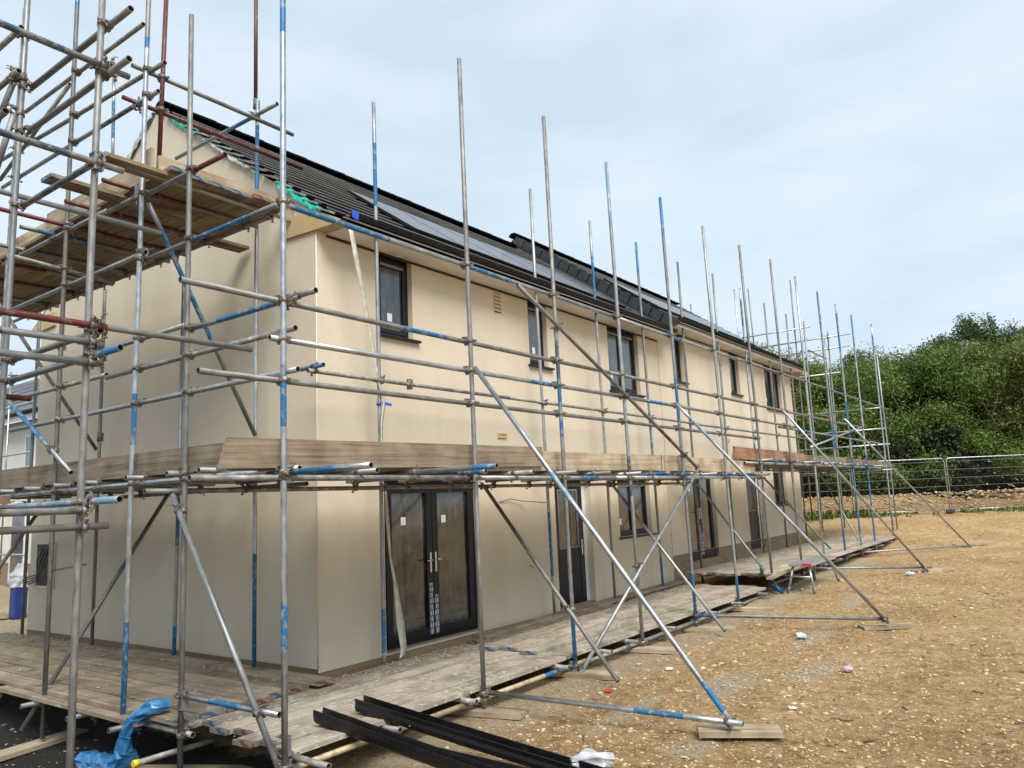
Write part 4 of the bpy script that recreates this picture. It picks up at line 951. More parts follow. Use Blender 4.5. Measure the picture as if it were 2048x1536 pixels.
def add_coupler(t1, t2, p1, p2):
    z = (t1[3] - t1[2]).normalized(); x_ = (t2[3] - t2[2]).normalized(); y = p2 - p1
    y = y - z * y.dot(z)
    if y.length < .01: y = z.cross(x_)
    y.normalize(); x = y.cross(z)
    rot = Matrix((x, y, z)).transposed()
    o = bpy.data.objects.new('coupler', CM); put(o, t1[4]); o.rotation_mode = 'QUATERNION'
    qi = t1[5].inverted(); o.location = qi @ (p1 - t1[2]); o.rotation_quaternion = (qi.to_matrix() @ rot).to_quaternion()
cands = []
camp = Vector(m.translation) if False else Vector((-5.7221, -6.9591, 1.7046))
for i, a in enumerate(TT):
    for b in TT[i + 1:]:
        r = closest(a[2], a[3], b[2], b[3])
        if r and .012 < (r[0] - r[1]).length < .085:
            cands.append(((r[0] - camp).length, a, b, r))
cands.sort(key=lambda q: q[0])
for q in cands[:330]: add_coupler(q[1], q[2], q[3][0], q[3][1])
# joint sleeves and loose putlog clips
def sleeve(asm, p, mk_='rust', L_=.13):
    bm = bmesh.new(); p = Vector(p); tube(bm, [p - Vector((0, 0, L_ / 2)), p + Vector((0, 0, L_ / 2))], .0305, 12)
    box(bm, p.x + .02, p.x + .05, p.y - .02, p.y + .02, p.z - L_ / 2 + .005, p.z + L_ / 2 - .005); mk('joint_sleeve', bm, mk_, ASM[asm])
for a, p in (('G', (-.352, .70, 6.72)), ('G', (-1.95, 1.95, 3.65)), ('G', (-.35, 4.36, 2.9)), ('F', (1.12, -.385, 3.21))): sleeve(a, p)
# open board brackets on two standards
for (x, y, z) in ((-1.95, -.62, .18), (-1.97, -2.0, .02), (-1.97, -2.0, 2.0), (.29, -2.02, 2.0), (-1.95, .42, 4.98), (-3.2, -1.44, 4.3)):
    bm = bmesh.new(); box(bm, x - .035, x + .035, y - .05, y - .04, z - .07, z + .07); box(bm, x - .035, x + .035, y - .04, y + .045, z + .06, z + .07); box(bm, x - .035, x + .035, y - .04, y - .0, z - .07, z - .06); box(bm, x + .03, x + .036, y - .04, y + .045, z + .0, z + .06)
    tube(bm, [(x, y - .02, z - .06), (x, y - .02, z - .14)], .007, 6); mk('bracket', bm, 'g', ASM['F' if y < -1.9 else 'S' if x < -3 else 'G'])
bm = bmesh.new(); tube(bm, [(-2.22, -.36, -.29), (-2.17, -.36, -.29)], .029, 14); mk('yellow_end_cap', bm, 'yc', ASM['G'])
# toe boards, fixed to the standards
def plank(name, A, B, wd, th, mats, parent, up_=(0, 0, 1), bandends=(), lab=None, slant=0, bev=.003):
    """board from A to B (world centre-line points), wd along 'up' direction, th across; local x = length"""
    A, B = Vector(A), Vector(B); d = (B - A); L_ = d.length; d.normalize(); u = Vector(up_); u = (u - d * u.dot(d)).normalized(); v = u.cross(d).normalized()
    bm = bmesh.new(); e = .04
    cuts = [0, e, L_ * .33, L_ * .66, L_ - e, L_]; prev = None
    warp = random.uniform(-.006, .006)
    def sec(x, w2, t2, off): return [bm.verts.new((x + (slant * zz / wd if x < .01 else 0), yy, zz + off)) for yy, zz in ((-t2, -w2), (t2, -w2), (t2, w2), (-t2, w2))]
    for i, x in enumerate(cuts):
        off = warp * math.sin(math.pi * x / L_); cur = sec(x, wd / 2 + random.uniform(-.001, .001), th / 2, off)
        if prev:
            for k in range(4):
                f = bm.faces.new((prev[k], cur[k], cur[(k + 1) % 4], prev[(k + 1) % 4]))
                if i == 1 and 0 in bandends or i == 5 and 1 in bandends: f.material_index = 1
        else: f = bm.faces.new(cur[::-1]); f.material_index = 1 if 0 in bandends else 0
        prev = cur
    f = bm.faces.new(prev); f.material_index = 1 if 1 in bandends else 0
    bmesh.ops.recalc_face_normals(bm, faces=bm.faces)
    me = bpy.data.meshes.new(name); bm.to_mesh(me); bm.free()
    for k in mats: me.materials.append(M[k])
    o = bpy.data.objects.new(name, me); put(o, parent)
    rot = Matrix((d, v, u)).transposed(); o.rotation_mode = 'QUATERNION'; o.rotation_quaternion = rot.to_quaternion()
    o.location = A - (wp(parent) if parent else Vector((0, 0, 0)))
    if lab: o['label'] = lab
    return o
F, G, S = ASM['F'], ASM['G'], ASM['S']
plank('toe_board', (-2.46, -1.945, 2.155), (1.66, -1.945, 2.215), .225, .038, ['toe', 'bend'], F, slant=.07)
plank('toe_board', (.66, -1.903, 2.16), (4.9, -1.903, 2.20), .225, .038, ['fresh', 'rend'], F, slant=.05, bandends=(1,))
plank('toe_board', (4.93, -1.945, 2.20), (8.8, -1.945, 2.16), .225, .038, ['fresh', 'rend'], F)
plank('toe_board', (7.82, -1.94, 2.42), (12.2, -1.94, 2.40), .225, .038, ['toer', 'bend'], F, slant=.12, lab='reddish brown toe board')
plank('toe_board', (12.2, -1.90, 2.38), (16.2, -1.90, 2.38), .225, .038, ['toe', 'bend'], F)
plank('toe_board', (16.15, -1.94, 2.37), (21.0, -1.94, 2.36), .225, .038, ['toe', 'rend'], F, bandends=(1,))
plank('toe_board', (-1.895, 6.6, 2.24), (-1.895, 2.75, 2.235), .225, .038, ['toe', 'bend'], G)
plank('toe_board', (-1.86, 3.0, 2.24), (-1.86, -1.05, 2.21), .225, .038, ['toe', 'bend'], G)
plank('toe_board', (-1.80, 6.3, 5.22), (-1.80, 2.4, 5.22), .225, .038, ['fresh', 'bend'], G)
plank('toe_board', (-1.84, 2.7, 5.24), (-1.84, .45, 5.24), .30, .038, ['fresh', 'bend'], G)
plank('toe_board', (-1.72, .43, 5.34), (.1, .43, 5.34), .26, .038, ['fresh', 'bend'], G)
plank('toe_board', (-1.85, .36, 5.14), (-1.85, .36, 5.47), .12, .038, ['fresh', 'bend'], G, up_=(0, 1, 0))
plank('toe_board', (-4.6, -1.55, 1.86), (-3.72, -1.53, 1.855), .225, .038, ['toer', 'bend'], S, up_=(0, 1, 0))

# ------------------------------------------------------------------ loose scaffold boards
ORD = ['first', 'second', 'third', 'fourth', 'fifth', 'sixth', 'seventh', 'eighth', 'ninth', 'tenth']
def board(A, B, mats, label, group, ends=(), wd=.225, th=.038):
    o = plank('scaffold_board', A, B, wd, th, mats, None, up_=(0, 1, 0) if abs((Vector(B) - Vector(A)).x) > abs((Vector(B) - Vector(A)).y) else (1, 0, 0), bandends=ends)
    return tag(o, label, 'board', group)
# low front walkway
cuts_ = [(-1.95, 1.9), (1.91, 5.55), (5.56, 9.1)]; nm = ['near', 'middle', 'far']
for r in range(7):
    y = -.47 - r * .237 + random.uniform(-.003, .003)
    for k, (a, b) in enumerate(cuts_):
        a2 = a + random.uniform(-.02, .02) + (.10 * (r % 2) + (.0 if k else random.uniform(-.05, .12))); b2 = b - .03 + (.1 * (r % 2)) - (0 if k < 2 else random.uniform(0, .3) + .1)
        z = -.058 + random.uniform(-.007, .006)
        board((a2, y, z), (b2, y, z), ['deck', 'bend' if r in (1, 2, 5) else 'rend'], 'dusty board of the low front walkway, %s row out from the wall, %s length' % (ORD[r], nm[k]), 'boards of the low front walkway', ends=(0,) if k == 0 else ())
# low gable walkway, lapping on to the front one
for r in range(7):
    x = -.42 - r * .235
    y0 = [-.62, -.55, -.50, -.62, -.56, -.52, -.48][r] + random.uniform(-.03, .03)
    for k, (a, b) in enumerate(((y0, 3.35), (3.37, 7.2))):
        z = -.012 + random.uniform(-.007, .006) - (.0 if r < 6 else .01)
        if r == 0 and k == 0: z += .028
        board((x, a, z), (x, b, z), ['deckg', 'bend' if r in (2, 5, 6) else 'rend'], 'brown board of the low gable walkway, %s row out from the wall, %s length' % (ORD[r], ('near', 'far')[k]), 'boards of the low gable walkway', ends=(0,) if k == 0 else ())
board((-1.93, -.05, -.065), (-1.93, 2.9, -.065), ['deckg', 'bend'], 'lower board under the outer edge of the gable walkway', None, ends=(0,))
# raised far walkway
for r in range(8):
    y = -.47 - r * .232
    for k, (a, b) in enumerate(((8.75 + random.uniform(-.12, .12), 12.9), (12.92, 16.8), (16.82, 20.6))):
        z = .175 + random.uniform(-.006, .006)
        board((a, y, z), (b, y, z), ['deck', 'rend' if r % 3 else 'bend'], 'board of the raised far walkway, %s row out from the wall, %s length' % (ORD[r], nm[k]), 'boards of the raised far walkway', ends=(0,) if k == 0 else ())
for r in range(3): board((8.95, -.7 - r * .5, .125), (12.5, -.7 - r * .5, .125), ['toer', 'rend'], 'board doubled under the end of the raised walkway, %s from the wall' % ORD[r], 'boards doubled under the raised walkway', ends=(0,))
board((7.9, -2.35, .205), (10.3, -2.1, .20), ['fresh', 'rend'], 'narrow pale batten lying out over the edge of the raised walkway', None, wd=.1)
# loose boards leant along the doors
board((2.2, -.46, .02), (9.0, -.27, .02), ['toe', 'rend'], 'upper brown board with red end along the foot of the wall past the double doors', None, ends=(0,))
board((2.05, -.5, -.018), (5.6, -.42, -.018), ['toe', 'rend'], 'lower brown board with red end under the one along the foot of the wall', None, ends=(0,))
board((1.75, -.95, -.018), (4.6, -.9, -.018), ['deck', 'bend'], 'loose board with blue end lying on the front walkway, innermost of three', None, ends=(0,))
board((1.85, -1.2, -.018), (5.3, -1.15, -.018), ['deck', 'bend'], 'loose board with blue end lying on the front walkway, middle of three', None, ends=(0,))
board((1.75, -1.55, -.018), (5.6, -1.52, -.018), ['deck', 'bend'], 'loose board with blue end lying on the front walkway, outermost of three', None, ends=(0,))
# middle lift, front (seen edge on)
for r in range(6):
    y = -.52 - r * .24
    for k, (a, b) in enumerate(((-1.9, 1.9), (1.92, 5.6), (5.62, 8.75))):
        board((a, y, 2.066), (b, y, 2.066), ['toe', 'rend'], 'edge-on board of the middle front platform, %s row out, %s length' % (ORD[r], nm[k]), 'boards of the middle front platform')
    for k, (a, b) in enumerate(((8.8, 12.8), (12.82, 16.8), (16.82, 20.7))):
        board((a, y, 2.346), (b, y, 2.346), ['toe', 'rend'], 'edge-on board of the stepped-up middle platform, %s row out, %s length' % (ORD[r], nm[k]), 'boards of the stepped-up middle platform')
board((-2.3, -1.72, 2.066), (-1.92, -1.72, 2.066), ['toe', 'bend'], 'short blue-ended board stub at the corner of the middle platform', None, ends=(0,))
for r in range(6):
    x = -.52 - r * .24
    for k, (a, b) in enumerate(((-.6, 3.2), (3.22, 6.9))):
        board((x, a, 2.135), (x, b, 2.135), ['toe', 'bend'], 'edge-on board of the middle platform beside the gable, %s row out, %s length' % (ORD[r], ('near', 'far')[k]), 'boards of the middle gable platform', ends=(0,) if k == 0 else ())
# top lift at the gable (seen from below)
for r in range(6):
    x = -.62 - r * .235
    for k, (a, b) in enumerate(((-.14 + random.uniform(-.03, .03), 3.3), (3.32, 6.8))):
        board((x, a, 5.097), (x, b, 5.097), ['soff', 'rend' if r < 2 else 'bend'], 'underside board of the high gable platform, %s row out from the wall, %s length' % (ORD[r], ('near', 'far')[k]), 'boards of the high gable platform', ends=(0,) if k == 0 else ())
board((-2.62, .86, 5.06), (-1.1, .86, 5.06), ['soff', 'bend'], 'cross board poking out of the high gable platform, the lower left one', None, ends=(0,))
board((-2.5, .04, 5.06), (-1.5, .04, 5.06), ['soff', 'bend'], 'cross board poking out at the corner of the high gable platform', None, ends=(0,))
board((.42 - 1.3, 1.35, 5.07), (-.05, 1.35, 5.07), ['soff', 'bend'], 'cross board poking out towards the gable wall under the high platform', None)
# sole boards
def pad(x, y, ang, L_, label, wd=.225, mats=('fresh', 'rend'), zoff=0.0):
    z = gz(x, y) + ground_bumps(x, y) + .028 + zoff; d = Vector((math.cos(R(ang)), math.sin(R(ang)), 0)) * L_ / 2
    o = plank('sole_board', Vector((x, y, z)) - d, Vector((x, y, z)) + d, wd, .045, list(mats), None, up_=Vector((-d.y, d.x, 0)))
    return tag(o, label, 'sole board', 'timber sole boards under the scaffold')
pad(.32, -2.1, -78, .75, 'sole board under the scaffold pole standing by the double doors')
pad(.70, -4.42, -62, .66, 'thick pale sole board under the nearest raking prop', zoff=.02)
pad(6.35, -4.5, -52, .8, 'sole board under the second raking prop')
pad(12.95, -4.15, -38, 1.0, 'weathered sole board under the third raking prop')
pad(20.1, -4.2, -50, 1.2, 'sole board under the farthest raking prop')
pad(1.98, -2.15, -80, .8, 'sole board under the blue-footed scaffold pole before the dark back door')
pad(3.6, -2.2, -80, .7, 'sole board under the scaffold pole at the kitchen window')
pad(5.4, -2.25, -70, .75, 'sole board under the blue-footed pole where the second prop begins')
pad(7.2, -2.2, -75, .8, 'sole board under the last pole before the walkway steps up')
pad(-1.95, 2.0, 12, .95, 'sole board on dark rubble under the second pole out from the gable end')
pad(-1.75, -.1, -62, 1.6, 'long low sole board on dark rubble below the blue plastic')

# ------------------------------------------------------------------ render crumbs on the walkways
bm = bmesh.new()
for i in range(2600):
    t = random.random()
    if t < .45: x = random.uniform(-.3, 9); y = -.36 - abs(random.gauss(0, .22)); z = -.035
    elif t < .62: x = random.uniform(-1.9, 8.5); y = random.uniform(-2.0, -.4); z = -.037
    elif t < .9: x = -.3 - abs(random.gauss(0, .16)); y = random.uniform(-.3, 7); z = .012
    else: x = random.uniform(-1.9, -.4); y = random.uniform(-.4, 6); z = .01
    if x > 9 or (x < -1.95): continue
    s_ = random.choice((.004, .006, .008, .013, .02)); rock(bm, (x, y, z + s_ * .2), s_)
tag(mk('render_crumbs', bm, 'greystone'), 'pale crumbs of dropped render littering the low walkways', 'debris', kind='stuff')

# ------------------------------------------------------------------ step-up stool
st = empty('work_platform', (10, -2.4, -.12), 'low folding aluminium hop-up with blue feet beside the raised walkway', 'hop-up')
def onplane():
    pass
c0 = Vector((9.35, -2.52, 0)); c1 = Vector((10.75, -2.62, 0)); zt = .36
bm = bmesh.new(); box(bm, 9.05, 10.75, -2.76, -2.34, zt - .05, zt, bev=.008); mk('platform_top', bm, 'alu', st)
for x in (9.15, 10.62):
    for y, dy in ((-2.68, -.1), (-2.40, .1)):
        sx = -.12 if x < 10 else .12
        bm = bmesh.new(); zf = gz(x, y) + .0; tube(bm, [(x, y, zt - .04), (x + sx * .8, y + dy * .8, zf + .09)], .024, 4); l = mk('leg', bm, 'alu', st)
        bm = bmesh.new(); tube(bm, [(x + sx * .8, y + dy * .8, zf + .1), (x + sx, y + dy, zf + .0)], .03, 4); mk('foot', bm, 'bend', l)
    bm = bmesh.new(); sx = -.06 if x < 10 else .06; tube(bm, [(x + sx, -2.73, .12), (x + sx, -2.35, .12)], .014, 6); mk('rung', bm, 'alu', st)
bm = bmesh.new(); box(bm, 9.035, 9.052, -2.76, -2.6, zt - .05, zt + .005); box(bm, 10.748, 10.765, -2.76, -2.6, zt - .05, zt + .005); mk('red_end_cap', bm, 'plastic_red', st)
bm = bmesh.new(); tube(bm, [(8.72, -1.95, .2), (8.72, -1.95, .36)], .035, 8); tube(bm, [(8.80, -1.92, .2), (8.80, -1.92, .29)], .03, 8)
tag(recenter(mk('bottle', bm, 'tealp')), 'dark green bottle standing on the corner of the raised walkway', 'bottle')

# ------------------------------------------------------------------ black plastic trims in the foreground
def channel(A, B, label, flip=1, wd=.12, zt=0):
    A, B = Vector(A), Vector(B); d = (B - A).normalized(); u = Vector((0, 0, 1)); v = u.cross(d).normalized() * flip
    pr = [(-.5, .45), (-.5, .1), (-.42, -.25), (-.2, -.45), (.1, -.48), (.34, -.40), (.42, -.1), (.36, .12), (.44, .4), (.36, .42), (.29, .12), (.34, -.1), (.28, -.32), (.08, -.40), (-.18, -.37), (-.34, -.2), (-.42, .1), (-.42, .45)]
    bm = bmesh.new(); prev = None; n = 8
    for i in range(n + 1):
        t = i / n; c = A.lerp(B, t) + u * (.004 * math.sin(t * 3.1) * -1); cur = [bm.verts.new(c + v * (a * wd) + u * ((b + .5) * wd)) for a, b in pr]
        if prev:
            for k in range(len(pr)): f = bm.faces.new((prev[k], prev[(k + 1) % len(pr)], cur[(k + 1) % len(pr)], cur[k])); f.smooth = False
        else: bm.faces.new(cur[::-1])
        prev = cur
    bm.faces.new(prev); bmesh.ops.recalc_face_normals(bm, faces=bm.faces)
    return tag(recenter(mk('gutter_length', bm, 'gutter')), label, 'gutter', 'loose black gutter lengths')
channel((-1.36, -1.66, -.02), (-1.18, -3.7, -.32), 'black plastic gutter length nearest the camera, its end resting on the walkway', wd=.13)
channel((-.94, -1.68, -.02), (-.76, -4.05, -.32), 'black plastic gutter length splashed with white, second from the camera', flip=-1, wd=.13)
channel((-1.2, -2.55, -.2), (-.95, -4.0, -.33), 'black plastic gutter length lying low between the other two', flip=1, wd=.12)
bm = bmesh.new()
for i in range(40):
    t = random.gauss(.42, .07); p = Vector((-.94, -1.68, .0)).lerp(Vector((-.76, -4.05, -.29)), t) + Vector((random.gauss(0, .02), 0, .012 + random.random() * .01)); s_ = random.choice((.004, .006, .012, .018)); rock(bm, p, s_)
tag(recenter(mk('plaster_splashes', bm, 'whitescrap')), 'white plaster splashes dried inside the black gutter length', 'splashes', kind='stuff')

# ------------------------------------------------------------------ plastics
def crumple(name, pts, rad, mat, label, cat, seg=14, flat=.55, amp=.35, thick=.0, seed=0):
    rnd = random.Random(seed); bm = bmesh.new(); prev = None; pts = [Vector(p) for p in pts]; N_ = 8 * (len(pts) - 1)
    for i in range(N_ + 1):
        k = i / 8; a = min(int(k), len(pts) - 2); fz = k - a; sm = fz * fz * (3 - 2 * fz); p = pts[a].lerp(pts[a + 1], fz); r = rad[a] * (1 - sm) + rad[a + 1] * sm
        d = (pts[a + 1] - pts[a]).normalized(); u, v = basis(d)
        if i and u.dot(pu) < 0: u, v = -u, -v
        pu = u; cur = []
        for q in range(seg):
            t = 2 * math.pi * q / seg; nn = noise.noise(Vector((p.x * 9 + math.cos(t) * 1.7, p.y * 9 + math.sin(t) * 1.7, p.z * 9 + seed)))
            rr = r * (1 + amp * nn * 1.6 + amp * .25 * (q % 2)); cur.append(bm.verts.new(p + u * (rr * math.cos(t)) + v * (rr * flat * math.sin(t))))
        if prev: bridge(bm, prev, cur, 0, False)
        else: bm.faces.new(cur[::-1])
        prev = cur
    bm.faces.new(prev); bmesh.ops.recalc_face_normals(bm, faces=bm.faces)
    return tag(recenter(mk(name, bm, mat)), label, cat)
crumple('polythene_bag', [(-1.80, -.16, .06), (-1.90, -.12, .07), (-2.02, .02, -.02), (-2.05, .10, -.17), (-2.04, .14, -.32), (-2.0, .26, -.45), (-2.0, .62, -.50), (-2.0, .95, -.52)], [.05, .085, .06, .062, .085, .11, .10, .10], 'bluebag', 'crumpled translucent blue plastic sheet hanging off the gable walkway to the rubble', 'plastic sheet', seed=3, flat=.75, amp=.32)
crumple('plastic_film', [(-.74, -3.70, -.18), (-.62, -3.80, -.17), (-.50, -3.9, -.2)], [.04, .085, .05], 'clear', 'crumpled clear plastic film lying over the end of the black gutter lengths', 'plastic film', seed=8, flat=.7, amp=.6)
def ribbon(name, pts, ws, mat, label, tw=0, cat='plastic strip'):
    bm = bmesh.new(); prev = None; n = len(pts) - 1; N_ = n * 6
    for i in range(N_ + 1):
        k = i / 6; a = min(int(k), n - 1); fz = k - a; p = Vector(pts[a]).lerp(Vector(pts[a + 1]), fz); w_ = ws[a] * (1 - fz) + ws[a + 1] * fz
        an = tw * i / N_; d = Vector((math.cos(an), math.sin(an), 0)) * w_ / 2; nrm = Vector((-math.sin(an), math.cos(an), 0)) * .003
        cur = [bm.verts.new(p - d + nrm), bm.verts.new(p + nrm * 2.2), bm.verts.new(p + d + nrm), bm.verts.new(p + d - nrm), bm.verts.new(p - nrm * .2), bm.verts.new(p - d - nrm)]
        if prev: bridge(bm, prev, cur, 0, True)
        else: bm.faces.new(cur[::-1])
        prev = cur
    bm.faces.new(prev); bmesh.ops.recalc_face_normals(bm, faces=bm.faces)
    return tag(recenter(mk(name, bm, mat)), label, cat)
ribbon('plastic_strip', [(.17, -.42, 4.95), (.25, -.42, 4.6), (.38, -.40, 4.15), (.52, -.40, 3.55), (.60, -.39, 3.2), (.70, -.38, 2.95), (.63, -.40, 2.7), (.62, -.40, 2.3)], [.07, .08, .05, .06, .05, .07, .06, .05], 'milky', 'milky plastic strip hanging from the soffit near the corner of the house', .5)
ribbon('plastic_strip', [(.77, -.30, 1.9), (.80, -.29, 1.55), (.86, -.27, 1.1), (.93, -.26, .85), (1.02, -.25, .35), (1.06, -.26, .05), (1.0, -.28, -.03)], [.03, .06, .035, .06, .16, .15, .13], 'milky', 'milky plastic strip dangling in front of the glazed double doors', .35)
bm = bmesh.new(); tube(bm, [(.655, -.33, 2.915), (.655, -.33, 2.955)], .03, 12); quad(bm, ((.67, -.37, 2.96), (.80, -.40, 2.94), (.80, -.40, 2.91), (.67, -.37, 2.92))); mk('blue_tape', bm, 'bluetape', F)
crumple('green_tarpaulin', [(8.86, -2.12, -.02), (8.9, -2.16, -.1), (9.0, -2.2, -.16)], [.03, .07, .05], 'bluebag', 'blue plastic tied round the foot of a pole where the walkway steps up', 'plastic', seed=21, amp=.5)
def scrap(x, y, r, mat, label, cat, seed, fl=.4):
    z = gz(x, y) + ground_bumps(x, y) + r * .3
    crumple('litter', [(x - r * .6, y, z), (x, y + r * .2, z + r * .25), (x + r * .7, y, z)], [r * .4, r * .7, r * .3], mat, label, cat, seed=seed, flat=fl, amp=.7, seg=10)
scrap(5.2, -3.65, .10, 'palelit', 'pale blue scrap of film on the clay between the first and second props', 'litter', 31)
scrap(3.55, -4.62, .09, 'pink', 'pink and white crumpled wrapper on the clay near the mortar smear', 'litter', 32)
scrap(11.9, -3.9, .12, 'palelit', 'small dark blue-white scrap on the clay beyond the second prop', 'litter', 33)
scrap(1.5, -2.75, .05, 'plastic_red', 'tiny orange-red scrap on the ground beside the front walkway', 'litter', 34)
scrap(2.75, -2.85, .06, 'whitescrap', 'white wooden offcut-like scrap lying by the front walkway', 'litter', 35, .2)
scrap(1.75, -4.55, .04, 'whitescrap', 'white scrap of paper lying right of the nearest prop foot', 'litter', 36, .2)
# twigs
tw = [(2.2, -5.4, 20), (1.6, -5.0, 100), (1.1, -5.35, -40), (3.0, -5.9, 60), (4.6, -5.2, 10), (5.6, -5.6, -20), (4.2, -6.2, 80), (7.4, -5.2, 0), (9.6, -5.4, 30), (6.6, -6.2, -10), (.1, -3.3, 30), (2.0, -6.3, -60)]
tl = ['short dark twig on the open clay', 'thick crooked twig on the clay right of the nearest sole board']
for i, (x, y, a) in enumerate(tw):
    bm = bmesh.new(); z = gz(x, y) + ground_bumps(x, y) + .012; l = random.uniform(.10, .2); ps = []
    for k in range(5): t = k / 4 - .5; ps.append((x + t * l * math.cos(R(a)) + random.uniform(-.01, .01), y + t * l * math.sin(R(a)) + random.uniform(-.01, .01), z + random.uniform(-.003, .006)))
    tube(bm, ps, .005, 6, rr=[.006, .007, .006, .004, .002]); tube(bm, [ps[2], (ps[2][0] + .04, ps[2][1] + .04, z + .01)], .003, 5)
    tag(recenter(mk('twig', bm, 'twig')), 'thin dark dead twig lying on the orange clay', 'twig', 'dead twigs scattered on the clay')

# ------------------------------------------------------------------ mesh fence
def fence_pt(q): return Vector((.807 * 19.75 - .59 * q, .59 * 19.75 + .807 * q, 0))   # q runs along the fence, towards the house
fl_ = ['right-hand mesh fence panel running out of the picture', 'mesh fence panel seen between the far scaffold and the panel joint', 'mesh fence panel behind the far end of the scaffold', 'mesh fence panel mostly behind the far house']
q0 = -6.1 - 3.48 * .0
qj = None
# panel joint seen at about x=26.6,y=-2.9
qj = (-2.93 - .59 * 19.75) / .807
for k in range(4):
    qa = qj - 3.45 + k * 3.5; qb = qa + 3.42; zb = .70; zt_ = 2.62
    fe = empty('mesh_fence_panel', fence_pt((qa + qb) / 2) + Vector((0, 0, zb)), fl_[k], 'fence', 'temporary mesh fence panels')
    bm = bmesh.new()
    def FP(q, z): p = fence_pt(q); return (p.x, p.y, z)
    r_ = .12
    tube(bm, [FP(qa, zb - .08), FP(qa, zt_ - r_), FP(qa + r_ * .3, zt_ - r_ * .3), FP(qa + r_, zt_), FP(qb - r_, zt_), FP(qb - r_ * .3, zt_ - r_ * .3), FP(qb, zt_ - r_), FP(qb, zb - .08)], .019, 8)
    tube(bm, [FP(qa, zb + .05), FP(qb, zb + .05)], .016, 8); mk('frame', bm, 'l', fe)
    bm = bmesh.new(); n = 80
    for i in range(n):
        q = qa + .05 + (qb - qa - .1) * i / (n - 1); a = Vector(FP(q, zb + .05)); b = Vector(FP(q, zt_)); t_ = .0055
        tube(bm, [a, b], t_, 3, caps=False)
    mk('wire_mesh', bm, 'solarframe', fe)
    bm = bmesh.new()
    for i in range(6): z = zb + .3 + i * .3; tube(bm, [FP(qa, z), FP(qb, z)], .008, 4, caps=False)
    mk('cross_wires', bm, 'd', fe)
for k in range(3):
    p = fence_pt(qj + .03 + k * 3.5); bm = bmesh.new(); z = gz(p.x, p.y); box(bm, p.x - .33, p.x + .33, p.y - .12, p.y + .12, z, z + .13, bev=.03)
    tag(recenter(mk('fence_foot', bm, 'concfoot')), ['dark block foot under the fence panel joint in the open', 'dark block foot under the fence joint behind the scaffold', 'dark block foot under the fence joint by the house corner'][k], 'fence foot', 'block feet of the mesh fence')
# weeds along the fence
bm = bmesh.new()
for i in range(230):
    if random.random() < .75: q = random.uniform(qj + 1.8, qj + 11)
    else: q = random.uniform(qj - 5, qj + 1)
    p = fence_pt(q) + Vector((random.gauss(0, .3), random.gauss(0, .25), 0)); z = gz(p.x, p.y)
    if q < qj + 1 and random.random() < .6: continue
    for b_ in range(9):
        h = random.uniform(.04, .26) * (1.1 if q > qj + 3 else .6); a = random.uniform(0, 6.28); w_ = .02; t = Vector((math.cos(a), math.sin(a), 0)); o_ = p + Vector((random.gauss(0, .08), random.gauss(0, .08), z))
        quad(bm, (o_ - t * w_, o_ + t * w_, o_ + t * w_ * 2 + Vector((t.y, -t.x, 0)) * h * .3 + Vector((0, 0, h)), o_ - t * w_ + Vector((t.y, -t.x, 0)) * h * .3 + Vector((0, 0, h))))
tag(mk('weeds', bm, 'leafA'), 'low green weeds growing along the foot of the mesh fence', 'weeds', kind='stuff')

# ------------------------------------------------------------------ trees behind the fence
def leaf_quads(V, Fc, q, n, rnd, s_):
    u, v = basis(n); a = rnd.uniform(0, 6.28); uu = u * math.cos(a) + v * math.sin(a); vv_ = n.cross(uu); k = len(V)
    V.extend(((q - uu * s_)[:], (q - vv_ * s_ * .45)[:], (q + uu * s_)[:], (q + vv_ * s_ * .45)[:])); Fc.append((k, k + 1, k + 2, k + 3))
def crown_mesh(name, mat, nleaf, lobes, ls, seed):
    rnd = random.Random(seed); V, Fc = [], []
    for i in range(nleaf):
        c, r = rnd.choice(lobes); c = Vector(c)
        d = Vector((rnd.gauss(0, 1), rnd.gauss(0, 1), rnd.gauss(0, 1))).normalized(); rad = rnd.random() ** .5
        nn = noise.noise(c * .7 + d * 2.3 + Vector((seed, 0, 0)))
        p = c + Vector((d.x * r[0], d.y * r[1], d.z * r[2])) * rad * (1 + .5 * nn)
        if noise.noise(p * 1.1 + Vector((0, seed, 0))) < -.34: continue
        for k in range(3):
            q = p + Vector((rnd.gauss(0, .08), rnd.gauss(0, .08), rnd.gauss(0, .06)))
            n = (d * .6 + Vector((rnd.gauss(0, .6), rnd.gauss(0, .6), rnd.gauss(.3, .6)))).normalized(); leaf_quads(V, Fc, q, n, rnd, ls * rnd.uniform(.55, 1.3))
    me = bpy.data.meshes.new(name); me.from_pydata(V, [], Fc); me.materials.append(M[mat]); return me
def lobes_(seed, w, h, n=14):
    rnd = random.Random(seed); out = []
    for i in range(n):
        t = rnd.random(); a = rnd.uniform(0, 6.28); rr = w * .5 * math.sqrt(rnd.random()) * (1 - .35 * t)
        s_ = w * rnd.uniform(.11, .26); out.append(((rr * math.cos(a), rr * math.sin(a), h * (.12 + .80 * t)), (s_, s_, s_ * .8)))
    return out
